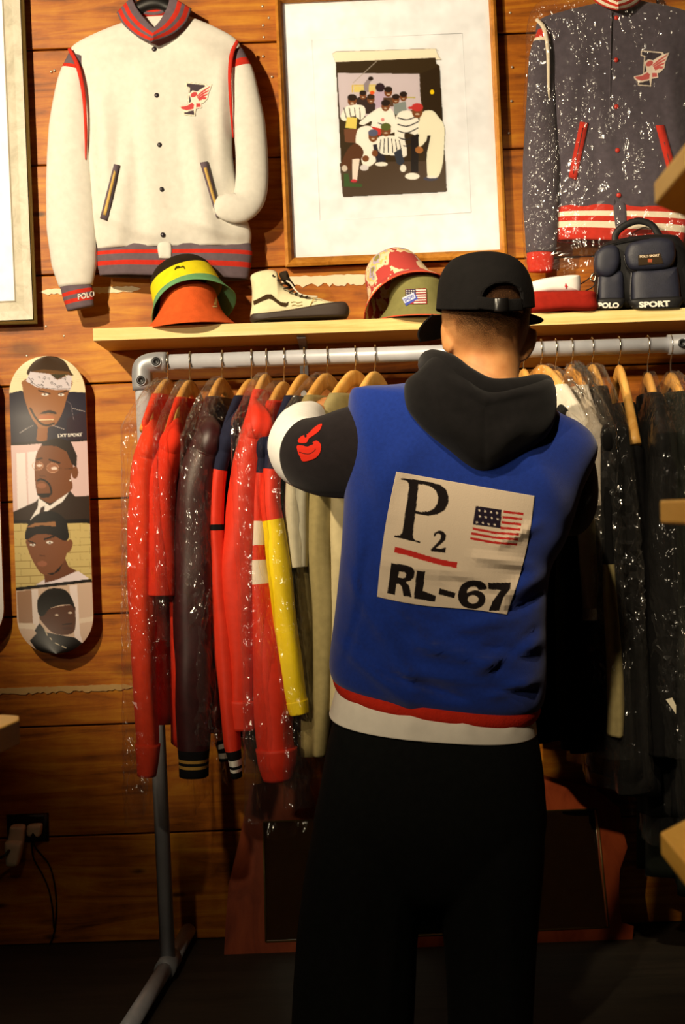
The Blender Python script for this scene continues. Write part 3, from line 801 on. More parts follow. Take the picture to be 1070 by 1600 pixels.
# collar
cc = [(.14, 0), (.34, 1), (.5, 0), (.7, 1), (1.0, 0)]
rib_strip('collar', [(183, 20), (193, 38), (212, 55), (236, 66)], [(205, -4), (214, 14), (228, 32), (242, 46)], 30, 20, [(.12, 0), (.3, 1), (.46, 0), (.66, 1), (1, 0)], lambda s: YJ-JS*.02-.055*s, t)
rib_strip('collar', [(299, 14), (290, 36), (268, 54), (236, 65)], [(266, -6), (262, 10), (252, 30), (240, 45)], 30, 20, [(.12, 0), (.3, 1), (.46, 0), (.66, 1), (1, 0)], lambda s: YJ-JS*.02-.057*s, t)
rib_strip('collar', [(204, 14), (222, 24), (240, 27), (256, 23), (268, 10)], [(205, -6), (222, 8), (240, 11), (256, 6), (268, -6)], 24, 12, [(.25, 1), (.5, 0), (.78, 1), (1, 0)], YJ+.005, t)
obj('neck_label', *pillow_px([(229, 29), (252, 27), (253, 39), (240, 43), (231, 40)], YJ-JS*.002, .002, n=20, rings=3, p=4), M['mat_board'], t)
obj('neck_lining', *pillow_px([(206, 10), (240, 26), (268, 8), (262, 30), (241, 47), (226, 36)], YJ+.01, .008, n=30, rings=4), M['rib_white'], t)
# its hanger
th = empty('coat_hanger', P(240, 10, YJ), 'black plastic hanger inside the cream varsity jacket', 'hanger')
obj('shoulder_bar', *sweep(PP([(190, 34, YJ), (215, 14, YJ-JS*.005), (240, 4, YJ-JS*.008), (262, 10, YJ-JS*.005), (290, 30, YJ)]), [.008, .018, .02, .018, .008], .012, 14, up=(0, 1, 0), n=30), M['black_plastic'], th)
obj('hook', *sweep(PP([(240, 0, YJ), (240, -22, YJ), (248, -38, YJ), (262, -44, YJ+.03), (270, -34, YJ+.08)]), .0025, N=10, n=24), M['steel'], th)

# ------------------------------------------------------------------ navy varsity jacket in clear wrap
t = empty('varsity_jacket', P(965, 390, YJ), 'navy wool varsity jacket with red and white ribbing, wrapped in clear plastic', 'jacket')
fold = ridge_fn([(962, 40, 967, 320, 8, .006), (930, 120, 955, 300, 12, .014), (985, 140, 1000, 310, 12, .014), (905, 60, 880, 240, 15, .010), (1040, 60, 1060, 300, 16, .012), (1020, 150, 1024, 310, 8, .010), (915, 210, 912, 310, 12, .010)])
body = jbody([(925, 5, 1005, 0, .02, .01), (880, 18, 1060, 14, .035), (842, 32, 1098, 32, .045), (838, 60, 1102, 60, .055), (850, 110, 1096, 110, .062), (860, 180, 1092, 190, .068), (868, 260, 1090, 260, .072),
                  (868, 300, 1088, 300, .076), (870, 326, 1076, 330, .066)], YJ, nr=80, N=72, fold=fold)
obj('body', *body, M['wool_navy'], t)
hem, hemF = jbody([(872, 318, 1076, 322, .066), (868, 335, 1074, 338, .072), (867, 352, 1072, 360, .072), (870, 376, 1066, 384, .062)], YJ, nr=21, N=72, cap0=False, cap1=False)
hb = obj('hem_rib', hem, hemF, [M['rib_red'], M['rib_white']], t, True, midx=ringmat(21, 72, [(.32, 0), (.45, 1), (.6, 0), (.74, 1), (1, 0)], False)); hb.modifiers.new('thick', 'SOLIDIFY').thickness = .004
obj('placket_tab', *pillow_px([(959, 318), (976, 318), (978, 356), (962, 357)], YJ-JS*.07, .005, n=24, rings=3, p=4), M['wool_navy'], t)
obj('placket', *sweep(PP([(955, 18, YJ-JS*.05), (954, 70, YJ-JS*.066), (953, 150, YJ-JS*.071), (955, 250, YJ-JS*.075), (960, 320, YJ-JS*.074)]), .0015, .003, 8, up=(0, 1, 0), n=24), M['wool_navy'], t)
bv = BVHTree.FromPolygons([tuple(v) for v in body[0]], body[1])
for x, y in [(963, 28), (962.5, 94), (963, 167), (964.5, 235), (966.5, 305), (968, 332)]:
    h = bv.ray_cast(Vector((0, -D, CZ)), (P(x, y, 0)-Vector((0, -D, CZ))).normalized())
    obj('snap', *disc(P(x, y, min(h[0].y if h[0] else -.11, -.09)+.0005), .0065, .004, 14), M['snap_red'], t)
plain('zip_dark', (20, 16, 18), .5)
welt([(906, 190), (919, 192), (900, 282), (888, 276)], M['rib_red'], M['zip_dark'], t, body, .1)
welt([(1024, 196), (1037, 195), (1055, 262), (1043, 268)], M['rib_red'], M['zip_dark'], t, body, .1)
cv = Canvas(985, 72, 1050, 142, 5)
cv.f = lambda x, y: (989.5+(x-470)*.255, 78.5+(y-550)*.252); winged_p(cv, (230, 218, 206), (62, 56, 66), (200, 96, 96), (236, 222, 212))
decal('winged_badge', quad_grid([(987, 75), (1048, 75), (1048, 140), (987, 140)], 96, 104), body, cv, M['print_cloth'], t, .002)
jtube('sleeve', [M['rib_red'], M['wool_navy'], M['rib_white']], t, PP([(850, 48, YJ-JS*.01), (846, 90, YJ-JS*.012), (845, 170, YJ-JS*.015), (845, 250, YJ-JS*.02), (844, 320, YJ-JS*.02), (845, 395, YJ-JS*.02)]),
     [.018, .034, .040, .048, .048, .040], [.03, .042, .05, .055, .055, .035], n=40, fr=[(.075, 0), (.1, 2), (1, 1)], wr=.06, seed=8)
jtube('cuff', M['rib_red'], t, PP([(844, 392, YJ-JS*.02), (844, 410, YJ-JS*.02), (844, 425, YJ-JS*.02)]), [.036, .036, .032], [.034, .032, .03], n=10)
jtube('sleeve', [M['rib_red'], M['wool_navy'], M['rib_white']], t, PP([(1092, 48, YJ-JS*.01), (1098, 90, YJ-JS*.012), (1104, 170, YJ-JS*.015), (1106, 250, YJ-JS*.02), (1105, 320, YJ-JS*.02), (1100, 395, YJ-JS*.02)]),
     [.018, .034, .040, .048, .048, .040], [.03, .042, .05, .055, .055, .035], n=40, fr=[(.075, 0), (.1, 2), (1, 1)], wr=.06, seed=9)
obj('armhole_stripe', *sweep(PP([(838, 30, YJ-JS*.044), (850, 45, YJ-JS*.06), (856, 80, YJ-JS*.067), (857, 130, YJ-JS*.06), (858, 165, YJ-JS*.05)]), [.005, .006, .005, .004, .002], .003, 8, up=(0, 1, 0), n=24), M['rib_white'], t)
rib_strip('collar', [(922, -6), (932, 4), (948, 12), (964, 16)], [(938, -30), (945, -16), (954, -8), (964, -2)], 24, 16, [(.12, 1), (.3, 2), (.5, 1), (.7, 2), (1, 1)], lambda s: YJ-JS*.02-.052*s, t)
rib_strip('collar', [(1006, -8), (998, 4), (982, 13), (964, 16)], [(990, -32), (984, -16), (976, -8), (964, -2)], 24, 16, [(.12, 1), (.3, 2), (.5, 1), (.7, 2), (1, 1)], lambda s: YJ-JS*.02-.054*s, t)
# the wrap
def crumple(V, amp, seed, s=26, s2=70, jit=.0032):
    """creased film: soft billows plus patches of sharp facets"""
    nz, n2, n3 = vnoise(seed), vnoise(seed+50), vnoise(seed+90); r = np.random.RandomState(seed); out = []
    for v in V:
        a = amp*(nz(v, s)+.5*n2(v, s2)); b = amp*(n2(v, s)+.5*nz(v, s2))
        j = r.uniform(-1, 1, 3)*jit*min(1.5, max(.1, .3+1.5*n3(v, 13)))
        out.append((v[0]+b*.6+j[0], v[1]+a+j[1], v[2]+.3*b+j[2]))
    return out
wr = empty('garment_wrap', P(955, 420, YJ), 'clear crinkled plastic wrap over the navy varsity jacket', 'plastic wrap')
V, F = body_loft([(915, -40, 1010, -45, .03), (850, -2, 1085, -6, .05), (826, 30, 1118, 30, .062), (820, 120, 1125, 120, .068), (818, 220, 1126, 220, .070), (816, 320, 1126, 320, .070), (818, 390, 1122, 385, .066), (824, 428, 1116, 405, .06)], YJ-.012, nr=80, N=110, n=2.6, cap1=False)
obj('film', crumple(V, .005, 21, 30, 80), F, M['bag_film'], wr, False)

# ------------------------------------------------------------------ skateboard decks
def deck(name_label, cx_top, top, cx_bot, bot, hw_top, hw_bot, y, cv, mat):
    t = empty('skateboard_deck', P(cx_bot, bot, y), name_label, 'skateboard')
    n, w = 440, 130
    L = []; cap = hw_top*1.02
    for j in range(n+1):
        v = (1-math.cos(math.pi*j/n))/2*.35+.65*j/n
        py = top+(bot-top)*v; hw = hw_top+(hw_bot-hw_top)*v
        d = min(py-top, bot-py); k = 1.0
        if d < cap: k = math.sqrt(max(0, 1-((cap-d)/cap)**2.15))
        L.append((cx_top+(cx_bot-cx_top)*v, py, max(hw*k, .3)))
    G = np.array([[(cx+hw*s, py+.035*-hw*s) for s in np.linspace(-1, 1, w+1)] for cx, py, hw in L])
    def dep(i, j):
        v = (L[j][1]-top)/(bot-top); s = -1+2*i/w
        kick = .028*(max(0, .2-v)/.2)**2+.028*(max(0, v-.8)/.2)**2
        return y-.008+(.006*(1-s*s))*-1+kick*-.6+.008
    V = [[P(G[j, i, 0], G[j, i, 1], dep(i, j)) for i in range(w+1)] for j in range(n+1)]
    Vb = [[V[j][i]+Vector((0, .011, 0)) for i in range(w+1)] for j in range(n+1)]
    F0 = []
    for j in range(n):
        for i in range(w):
            k = j*(w+1)+i; F0.append((k, k+w+1, k+w+2, k+1))
    flat = [p for r in V for p in r]
    cols = cv.sample(G[..., 0], G[..., 1]).reshape(-1, 4); cols[:, 3] = 1
    g = obj('graphic', flat, F0, mat, t, True, cols=cols)
    edge = [V[j][0] for j in range(n+1)]+[V[n][i] for i in range(1, w+1)]+[V[j][w] for j in range(n-1, -1, -1)]+[V[0][i] for i in range(w-1, 0, -1)]
    eb = [p+Vector((0, .011, 0)) for p in edge]; m = len(edge)
    EV = edge+eb; EF = [(k, m+k, m+(k+1) % m, (k+1) % m) for k in range(m)]
    nb = len(EV); EV = EV+[p for r in Vb for p in r]; EF = EF+[tuple(i+nb for i in f[::-1]) for f in F0]
    obj('plies', EV, EF, M['deck_wood'], t, False)
    return t
plain('deck_wood', (190, 130, 66), .5)
cv = Canvas(8, 548, 152, 1030, 4, (232, 220, 180))
Z = cv.zoom(0, 540, 6.154)
# panel 1: face with paisley headband
Z.rect(0, 0, 923, 330, (232, 222, 184))
for k in range(8): Z.line([(100, 190+k*22), (250, 196+k*20)], 2, (206, 194, 150)); Z.line([(700, 200+k*22), (830, 196+k*20)], 2, (206, 194, 150))
Z.poly([(40, 470), (200, 430), (300, 470), (360, 760), (420, 930), (60, 980)], (36, 32, 48)); Z.poly([(600, 440), (830, 450), (860, 940), (400, 940), (470, 760)], (40, 36, 52))
Z.poly([(640, 700), (830, 620), (840, 900), (640, 900)], (46, 30, 44))
Z.poly([(230, 330), (480, 250), (690, 330), (650, 470), (600, 640), (530, 760), (460, 790), (440, 920), (350, 905), (370, 800), (300, 690), (250, 560), (215, 400)], (150, 98, 58), 50)
Z.poly([(360, 790), (460, 790), (450, 920), (350, 910)], (140, 86, 44))
Z.poly([(265, 280), (300, 180), (400, 110), (520, 100), (620, 150), (680, 250), (690, 290), (470, 265)], (64, 46, 30), 40)
Z.poly([(290, 250), (420, 228), (660, 250), (690, 290), (530, 270), (400, 262)], (110, 76, 40))
Z.poly([(248, 340), (290, 250), (480, 272), (550, 330), (660, 280), (690, 300), (680, 425), (540, 425), (350, 400)], (214, 206, 214)); Z.poly([(480, 272), (650, 275), (552, 325)], (66, 60, 40))
rr_ = random.Random(5)
for k in range(26):
    x = rr_.uniform(300, 660); y = 305+abs(x-545)*-.1+rr_.uniform(-5, 95)
    if y < 300: continue
    Z.line([(x-12, y), (x, y-8), (x+10, y+4), (x, y+9)], 4, (40, 36, 44), 8)
Z.line([(270, 300), (360, 390), (540, 415), (680, 410)], 5, (60, 56, 64), 20)
Z.line([(370, 430), (480, 462)], 14, (60, 34, 20)); Z.line([(560, 466), (650, 432)], 14, (60, 34, 20))
Z.ell(432, 470, 34, 12, (232, 226, 220)); Z.ell(588, 472, 30, 11, (232, 226, 220)); Z.ell(430, 470, 9, 9, (70, 40, 20)); Z.ell(586, 472, 9, 9, (70, 40, 20))
Z.poly([(375, 660), (420, 630), (480, 618), (540, 640), (545, 660), (470, 648)], (40, 26, 22)); Z.ell(445, 690, 80, 24, (170, 100, 62)); Z.line([(375, 713), (515, 710)], 9, (236, 220, 180))
Z.line([(290, 600), (340, 690), (400, 752), (460, 765), (520, 745)], 20, (44, 28, 20), 24)
Z.line([(190, 840), (250, 800), (320, 765)], 4, (190, 180, 180)); Z.line([(500, 765), (620, 805)], 4, (190, 180, 180)); Z.line([(690, 600), (820, 635)], 4, (190, 180, 180)); Z.line([(640, 530), (680, 560), (710, 720)], 4, (120, 110, 120))
Z.poly([(60, 935), (840, 900), (840, 925), (60, 970)], (24, 18, 16))
Z.text('LXT SPORT', ((557, 882), (790, 868), (556, 852)), (240, 236, 230), .03)
# panel 2: glasses, suit
Z.poly([(60, 965), (840, 915), (880, 1720), (60, 1720)], (214, 186, 186)); Z.poly([(155, 1035), (240, 1030), (265, 1600), (170, 1600)], (232, 222, 222)); Z.poly([(262, 1025), (420, 1000), (420, 1580), (275, 1590)], (230, 218, 220))
Z.poly([(120, 1600), (340, 1500), (380, 1460), (660, 1380), (720, 1450), (860, 1440), (880, 1720), (120, 1720)], (48, 34, 26)); Z.poly([(370, 1465), (480, 1540), (675, 1390), (600, 1500), (440, 1600), (410, 1720), (260, 1720), (360, 1560)], (232, 228, 226)); Z.poly([(390, 1560), (430, 1540), (420, 1640), (370, 1650)], (52, 36, 32))
Z.poly([(340, 1080), (400, 960), (520, 930), (640, 980), (700, 1150), (680, 1260), (690, 1380), (520, 1500), (440, 1500), (360, 1430), (335, 1280)], (116, 68, 36), 50); Z.ell(720, 1220, 32, 60, (116, 68, 36))
Z.poly([(390, 960), (430, 915), (560, 885), (680, 920), (740, 1060), (735, 1170), (690, 1140), (640, 1020), (540, 965)], (36, 22, 14)); Z.line([(350, 1095), (405, 1082)], 16, (30, 18, 12)); Z.line([(470, 1095), (575, 1130)], 18, (30, 18, 12))
Z.ell(380, 1155, 40, 36, (150, 96, 64)); Z.ell(505, 1175, 55, 44, (150, 96, 64)); Z.ell(378, 1152, 26, 12, (226, 210, 200)); Z.ell(520, 1180, 30, 14, (226, 210, 200))
for cx, cy, rx in ((360, 1155, 52), (505, 1175, 58)): Z.line([(cx+rx*math.cos(a), cy+.8*rx*math.sin(a)) for a in np.linspace(0, 6.3, 20)], 4, (196, 150, 120))
Z.line([(560, 1180), (715, 1185)], 4, (60, 40, 26)); Z.line([(355, 1300), (400, 1285), (470, 1330), (490, 1420), (430, 1450), (360, 1430)], 18, (24, 14, 10), 24); Z.poly([(350, 1420), (490, 1420), (470, 1460), (400, 1465)], (24, 14, 10)); Z.ell(400, 1345, 46, 26, (146, 90, 60)); Z.ell(675, 1295, 8, 8, (236, 226, 220)); Z.line([(380, 1250), (440, 1258)], 8, (84, 46, 24))
# panels 3 and 4 (second crop)
Z = cv.zoom(0, 780, 6.154)
Z.poly([(120, 205), (860, 190), (860, 232), (120, 236)], (18, 12, 10))
Z.poly([(120, 236), (862, 230), (890, 770), (140, 850)], (198, 178, 116))
for k in range(9):
    Z.line([(130, 310+k*72), (880, 296+k*70)], 5, (150, 128, 74))
    for q in range(4): Z.line([(200+q*190+(k % 2)*90, 240+k*72), (202+q*190+(k % 2)*90, 306+k*72)], 5, (160, 138, 84))
Z.poly([(340, 825), (430, 770), (560, 760), (750, 690), (860, 765), (700, 790)], (226, 214, 220)); Z.poly([(420, 690), (620, 560), (660, 650), (740, 690), (560, 770), (430, 805)], (104, 60, 36))
Z.poly([(255, 380), (400, 320), (620, 370), (650, 480), (600, 620), (500, 720), (400, 715), (330, 620), (275, 500)], (122, 74, 46), 50); Z.ell(660, 450, 34, 66, (122, 74, 46), .3)
Z.poly([(240, 380), (250, 290), (310, 180), (420, 120), (540, 125), (630, 200), (655, 300), (660, 370), (615, 400), (500, 345), (360, 335), (280, 380)], (22, 18, 18), 50); Z.poly([(255, 268), (330, 230), (530, 215), (538, 262), (400, 250), (300, 268)], (150, 104, 66))
Z.line([(425, 385), (520, 355)], 18, (24, 14, 12)); Z.line([(270, 400), (340, 425)], 12, (40, 24, 18)); Z.ell(475, 415, 32, 13, (230, 222, 214)); Z.ell(312, 438, 28, 11, (230, 222, 214)); Z.ell(478, 415, 9, 9, (50, 30, 20)); Z.ell(315, 438, 8, 8, (50, 30, 20)); Z.ell(405, 620, 48, 26, (150, 92, 66)); Z.line([(380, 540), (430, 545)], 8, (76, 42, 26)); Z.poly([(450, 715), (520, 705), (600, 620), (570, 690), (500, 730)], (26, 16, 12))
Z.poly([(140, 850), (880, 765), (885, 795), (140, 882)], (16, 12, 10))
Z.poly([(140, 882), (890, 795), (900, 1520), (120, 1520)], (206, 180, 160)); Z.poly([(160, 890), (300, 870), (320, 1190), (180, 1190)], (158, 122, 96)); Z.poly([(300, 870), (365, 862), (380, 1260), (320, 1260)], (226, 212, 206)); Z.poly([(665, 830), (740, 820), (770, 1300), (800, 1390), (720, 1350)], (230, 216, 212)); Z.line([(180, 1215), (330, 1225)], 50, (222, 204, 184)); Z.line([(770, 1170), (890, 1150)], 46, (222, 204, 184))
Z.poly([(285, 1360), (350, 1290), (330, 1260), (380, 1190), (450, 1280), (600, 1310), (720, 1330), (800, 1390), (740, 1520), (480, 1520), (350, 1450)], (20, 15, 13)); Z.poly([(380, 1120), (480, 1050), (700, 1020), (725, 1100), (720, 1250), (660, 1300), (520, 1290), (420, 1200)], (84, 50, 34), 40)
Z.poly([(355, 1000), (380, 930), (460, 865), (560, 855), (650, 890), (710, 1000), (715, 1070), (690, 1020), (600, 1015), (480, 1050), (420, 1120), (370, 1110)], (26, 22, 18), 40)
Z.ell(545, 1113, 17, 8, (220, 200, 180)); Z.ell(675, 1092, 20, 9, (220, 200, 180)); Z.ell(645, 1240, 50, 16, (74, 44, 32)); Z.line([(600, 1205), (690, 1195)], 10, (20, 12, 10))
for a, b in [((430, 1255), (455, 1310)), ((480, 1330), (495, 1350)), ((530, 1382), (570, 1402)), ((595, 1412), (635, 1430))]: Z.line([a, b], 9, (196, 184, 160))
deck('skateboard deck with four stacked portrait panels, hung upright on the plank wall', 72, 556, 88, 1022, 59.5, 59.5, -.045, cv, M['print_deck'])
cv2 = Canvas(-130, 540, 20, 1030, 2, (232, 228, 222)); cv2.rect(-130, 540, 20, 700, (190, 180, 170)); cv2.rect(-130, 700, -10, 1030, (206, 200, 196))
deck('pale skateboard deck cropped by the left edge, beside the portrait deck', -68, 556, -52, 1010, 59.5, 59.5, -.045, cv2, M['print_deck'])

# ------------------------------------------------------------------ things on the shelf
YS = -.155
def S_base(px, y): return P(px, 800, y).x
fabric('hat_orange', (216, 92, 40), .95, .1, bump=.4, bscale=500); fabric('hat_black', (40, 30, 18), .95, .15, bump=.3); fabric('hat_yellow', (232, 214, 30), .95, .06, bump=.3); fabric('hat_green', (106, 160, 110), .95, .08, bump=.3); fabric('hat_dark_inside', (40, 38, 24), .95)
def hat(name, label, loc, axis, prof, mats, fr, n=40, N=56, warp=None, solid=.003):
    V, F = revolve(prof, loc, axis, N, warp, n, closed=True)
    V, F2 = V, F+[tuple(range(N))[::-1]]
    o = obj(name, V, F2, mats, None, True, midx=ringmat(n, N, fr, False)+[fr[0][1]])
    md = o.modifiers.new('thick', 'SOLIDIFY'); md.thickness = solid*.6; md.offset = 0
    return o, (V, F2)
c = P(298, 510, YS); zb = SH_TOP+.001
c.z = zb
ho, HV = hat('bucket_hat', None, c, (-.04, 0, 1), [(.002, .118), (.035, .117), (.058, .108), (.070, .09), (.074, .07), (.080, .048), (.092, .028), (.110, .010), (.122, .0)], [M['hat_orange']], [(1, 0)],
    warp=lambda r, h, th: (r*(1+.02*math.sin(3*th)), h))
tag(ho, 'orange felt bucket hat on the shelf, under the black, yellow and green hat', 'hat')
cv = Canvas(325, 455, 350, 490, 6); Z = cv.zoom(220, 380, 5.944)
Z.poly([(695, 505), (705, 500), (708, 530), (704, 560), (690, 572), (676, 568), (684, 545)], (240, 214, 150)); Z.line([(668, 588), (706, 588)], 10, (240, 214, 150)); Z.line([(690, 568), (712, 576)], 5, (240, 214, 150))
decal('hat_emblem', quad_grid([(330, 462), (342, 462), (342, 482), (330, 482)], 40, 60), HV, cv, M['print_cloth'], ho, .004)
hx = P(294, 462, YS+.01)
def flip(k):
    def w(r, h, th):
        near = max(0, -math.sin(th+.25))**1.5
        if h < .012:
            f = min(1, (.012-h)/.045); return (r*(1-.10*near*f), h+k*near*f*.75-.012*f*max(0, math.sin(th)))
        return (r, h)
    return w
ho, HV = hat('bucket_hat', None, hx, Vector((-.34, .30, .9)), [(.002, .098), (.03, .097), (.060, .088), (.080, .064), (.088, .03), (.092, .005), (.100, -.018), (.114, -.046)],
    [M['hat_black'], M['hat_yellow'], M['hat_green']], [(.49, 0), (.74, 1), (1, 2)], warp=flip(.05))
tag(ho, 'black, yellow and green banded bucket hat perched tilted on the orange hat', 'hat')
cv = Canvas(270, 410, 292, 425, 6); Z = cv.zoom(220, 380, 5.944); Z.line([(315, 245), (325, 222), (350, 215), (372, 222), (392, 212), (405, 235)], 8, (60, 54, 20), 20); Z.line([(322, 232), (360, 224)], 6, (60, 54, 20))
decal('hat_script', quad_grid([(271, 413), (290, 413), (290, 423), (271, 423)], 50, 30), HV, cv, M['print_cloth'], ho, .004)

# floral hat over an olive hat
m, nt, b = newmat('floral'); L = nt.links
tc = N_(nt, 'ShaderNodeTexCoord'); nz = N_(nt, 'ShaderNodeTexNoise'); nz.inputs['Scale'].default_value = 17; nz.inputs['Detail'].default_value = 4
L.new(tc.outputs['Object'], nz.inputs['Vector']); rp = N_(nt, 'ShaderNodeValToRGB'); rp.color_ramp.interpolation = 'CONSTANT'; e = rp.color_ramp.elements
e[0].position = 0; e[0].color = (*lin((182, 62, 56)), 1); e[1].position = .53; e[1].color = (*lin((232, 206, 170)), 1); x = e.new(.585); x.color = (*lin((222, 190, 110)), 1); x = e.new(.62); x.color = (*lin((176, 160, 190)), 1); x = e.new(.66); x.color = (*lin((140, 130, 70)), 1)
L.new(nz.outputs[0], rp.inputs[0]); L.new(rp.outputs[0], b.inputs['Base Color']); b.inputs['Roughness'].default_value = .9; M['floral'] = m
fabric('olive', (126, 122, 74), .9, .08); fabric('hat_red_lining', (206, 84, 56), .9)
c = P(652, 500, YS-.01); c.z = zb
ho, HV = hat('bucket_hat', None, c, (.02, 0, 1), [(.002, .112), (.04, .111), (.064, .102), (.070, .08), (.073, .045), (.078, .03), (.092, .012), (.102, .0)], [M['olive'], M['hat_red_lining']], [(.965, 0), (1, 1)])
tag(ho, 'olive cotton bucket hat with a flag patch, under the red floral hat', 'hat')
cv = Canvas(622, 445, 672, 482, 6); Z = cv.zoom(550, 370, 7.133)
Z.poly([(590, 585), (825, 570), (835, 745), (600, 750)], (150, 50, 50))
for k in range(6): Z.line([(690, 595+k*28), (822, 590+k*28)], 13, (232, 220, 214))
Z.poly([(592, 588), (710, 580), (712, 660), (596, 668)], (48, 40, 66))
for i in range(4):
    for j in range(3): Z.ell(610+i*26, 600+j*22, 7, 7, (230, 224, 220))
Z.poly([(555, 690), (690, 615), (735, 690), (600, 770)], (70, 84, 170)); Z.poly([(556, 680), (684, 622), (708, 680), (585, 740)], (220, 222, 236)); Z.text('SNOW', ((590, 732), (704, 674), (566, 690)), (84, 96, 170), .05)
decal('flag_patch', quad_grid([(626, 448), (668, 448), (668, 480), (626, 480)], 100, 78), HV, cv, M['print_cloth'], ho, .004)
hx = P(626, 452, YS+.01)
ho, HV = hat('bucket_hat', None, hx, Vector((-.36, .28, .9)), [(.002, .104), (.03, .103), (.054, .092), (.072, .066), (.082, .025), (.090, .0), (.104, -.02), (.122, -.044)], [M['floral'], M['hat_red_lining']], [(.975, 0), (1, 1)], warp=flip(.045))
tag(ho, 'red floral print bucket hat perched tilted on the olive hat', 'hat')

# high-top sneaker
t = empty('high_top_sneaker', P(465, 500, YS-.03), 'cream high-top sneaker with a black wavy side stripe and dark sole', 'shoe')
fabric('canvas_cream', (236, 226, 186), .8, .05); plain('rubber_dark', (58, 44, 36), .6); fabric('stripe_dark', (62, 48, 30), .6); fabric('lace_dark', (50, 40, 30), .8); fabric('lace_white', (232, 222, 200), .8)
def z5(pts): return [(380+x/5.944, 400+y/5.944) for x, y in pts]
up = z5([(72, 185), (150, 145), (250, 132), (310, 150), (330, 200), (370, 280), (450, 330), (560, 372), (700, 395), (820, 430), (930, 440), (975, 480), (960, 545), (600, 590), (300, 605), (82, 612), (80, 450), (82, 330), (75, 260)])
UV = pillow_px(up, YS-.045, .042, n=110, center=z5([(330, 470)])[0], rings=9, p=2.6)
obj('upper', *UV, M['canvas_cream'], t)
sl = z5([(76, 560), (200, 545), (400, 520), (600, 485), (760, 455), (900, 440), (962, 448), (985, 490), (980, 545), (940, 575), (700, 588), (400, 602), (200, 612), (80, 620)])
SVV = pillow_px(sl, YS-.045, .050, n=100, center=z5([(500, 560)])[0], rings=7, p=6)
dz = zb-min(v[2] for v in SVV[0])
obj('sole', [(v[0], v[1], max(v[2], zb)) for v in SVV[0]], SVV[1], M['rubber_dark'], t)
cv = Canvas(392, 455, 475, 485, 6); Z = cv.zoom(380, 400, 5.944)
Z.poly([(92, 418), (160, 385), (215, 355), (262, 355), (300, 392), (350, 428), (400, 435), (418, 424), (415, 455), (390, 472), (345, 462), (300, 430), (262, 402), (235, 395), (170, 420), (98, 456)], (64, 48, 28))
for k in range(2): Z.line([(440+8*k, 432+k*28), (480, 424+k*30), (500, 436+k*26), (548, 424+k*30)], 5, (170, 150, 90), 12)
decal('side_stripe', quad_grid([(394, 457), (474, 457), (474, 482), (394, 482)], 130, 46), UV, cv, M['print_cloth'], t, .0015)
obj('tongue', *pillow_px(z5([(335, 160), (380, 140), (410, 145), (435, 210), (480, 280), (440, 300), (380, 250), (345, 205)]), YS-.045, .02, n=40, rings=5), M['lace_dark'], t)
for a, b in [((318, 225), (395, 235)), ((350, 262), (420, 268)), ((375, 305), (440, 300)), ((430, 340), (470, 322)), ((480, 358), (512, 345)), ((528, 380), (560, 362)), ((575, 390), (610, 375))]:
    (x0, y0), (x1, y1) = z5([a, b])
    obj('lace', *sweep(PP([(x0, y0, YS-.078), ((x0+x1)/2, (y0+y1)/2-1.2, YS-.088), (x1, y1, YS-.055)]), .0022, N=8, n=10), M['lace_dark'], t)
obj('lace', *sweep(PP([(*q, YS-.085) for q in z5([(400, 230), (440, 255), (480, 310), (530, 355), (600, 372), (690, 378)])]), .0022, N=8, n=26), M['lace_white'], t)
for q in z5([(278, 183)]): obj('eyelet', *disc(P(*q, YS-.081), .003, .002, 10), M['lace_dark'], t)
obj('toe_seam', *sweep(PP([(*q, YS-.086) for q in z5([(660, 395), (630, 440), (612, 490)])]), .0012, N=6, n=10), M['lining'], t)

# folded white band and red cloth
fabric('towel_white', (240, 236, 232), .9, .04); fabric('red_cloth', (150, 34, 22), .95, .12)
V, F = pillow_px([(822, 462), (860, 460), (920, 459), (927, 470), (926, 489), (880, 490), (824, 491)], YS-.03, .075, n=60, rings=6, p=5)
o = obj('folded_garment', [(x, y, max(z, zb)) for x, y, z in V], F, M['red_cloth']); tag(o, 'dark red folded garment lying on the shelf under the white cloth', 'clothing')
V, F = pillow_px([(820, 449), (838, 440), (880, 433.5), (900, 433), (904, 437), (904, 458), (898, 461), (860, 462), (826, 463)], YS-.035, .06, n=60, rings=6, p=4)
zt = max(v[2] for v in V)
o = obj('folded_cloth', V, F, M['towel_white']); tag(o, 'white folded cloth with a tiny red emblem, lying on the dark red garment', 'cloth')
cv = Canvas(876, 438, 892, 456, 8); Z = cv.zoom(820, 330, 4.28); Z.poly([(268, 485), (276, 482), (279, 495), (287, 503), (278, 508), (279, 518), (272, 520), (270, 506), (263, 500), (269, 496)], (190, 40, 50))
decal('emblem', quad_grid([(880, 440), (889, 440), (889, 454), (880, 454)], 40, 56), (V, F), cv, M['print_cloth'], o, .002)
bt_ = [P(x, y, YS-.07) for x, y in [(906, 447), (915, 441), (925, 433), (931, 430)]]

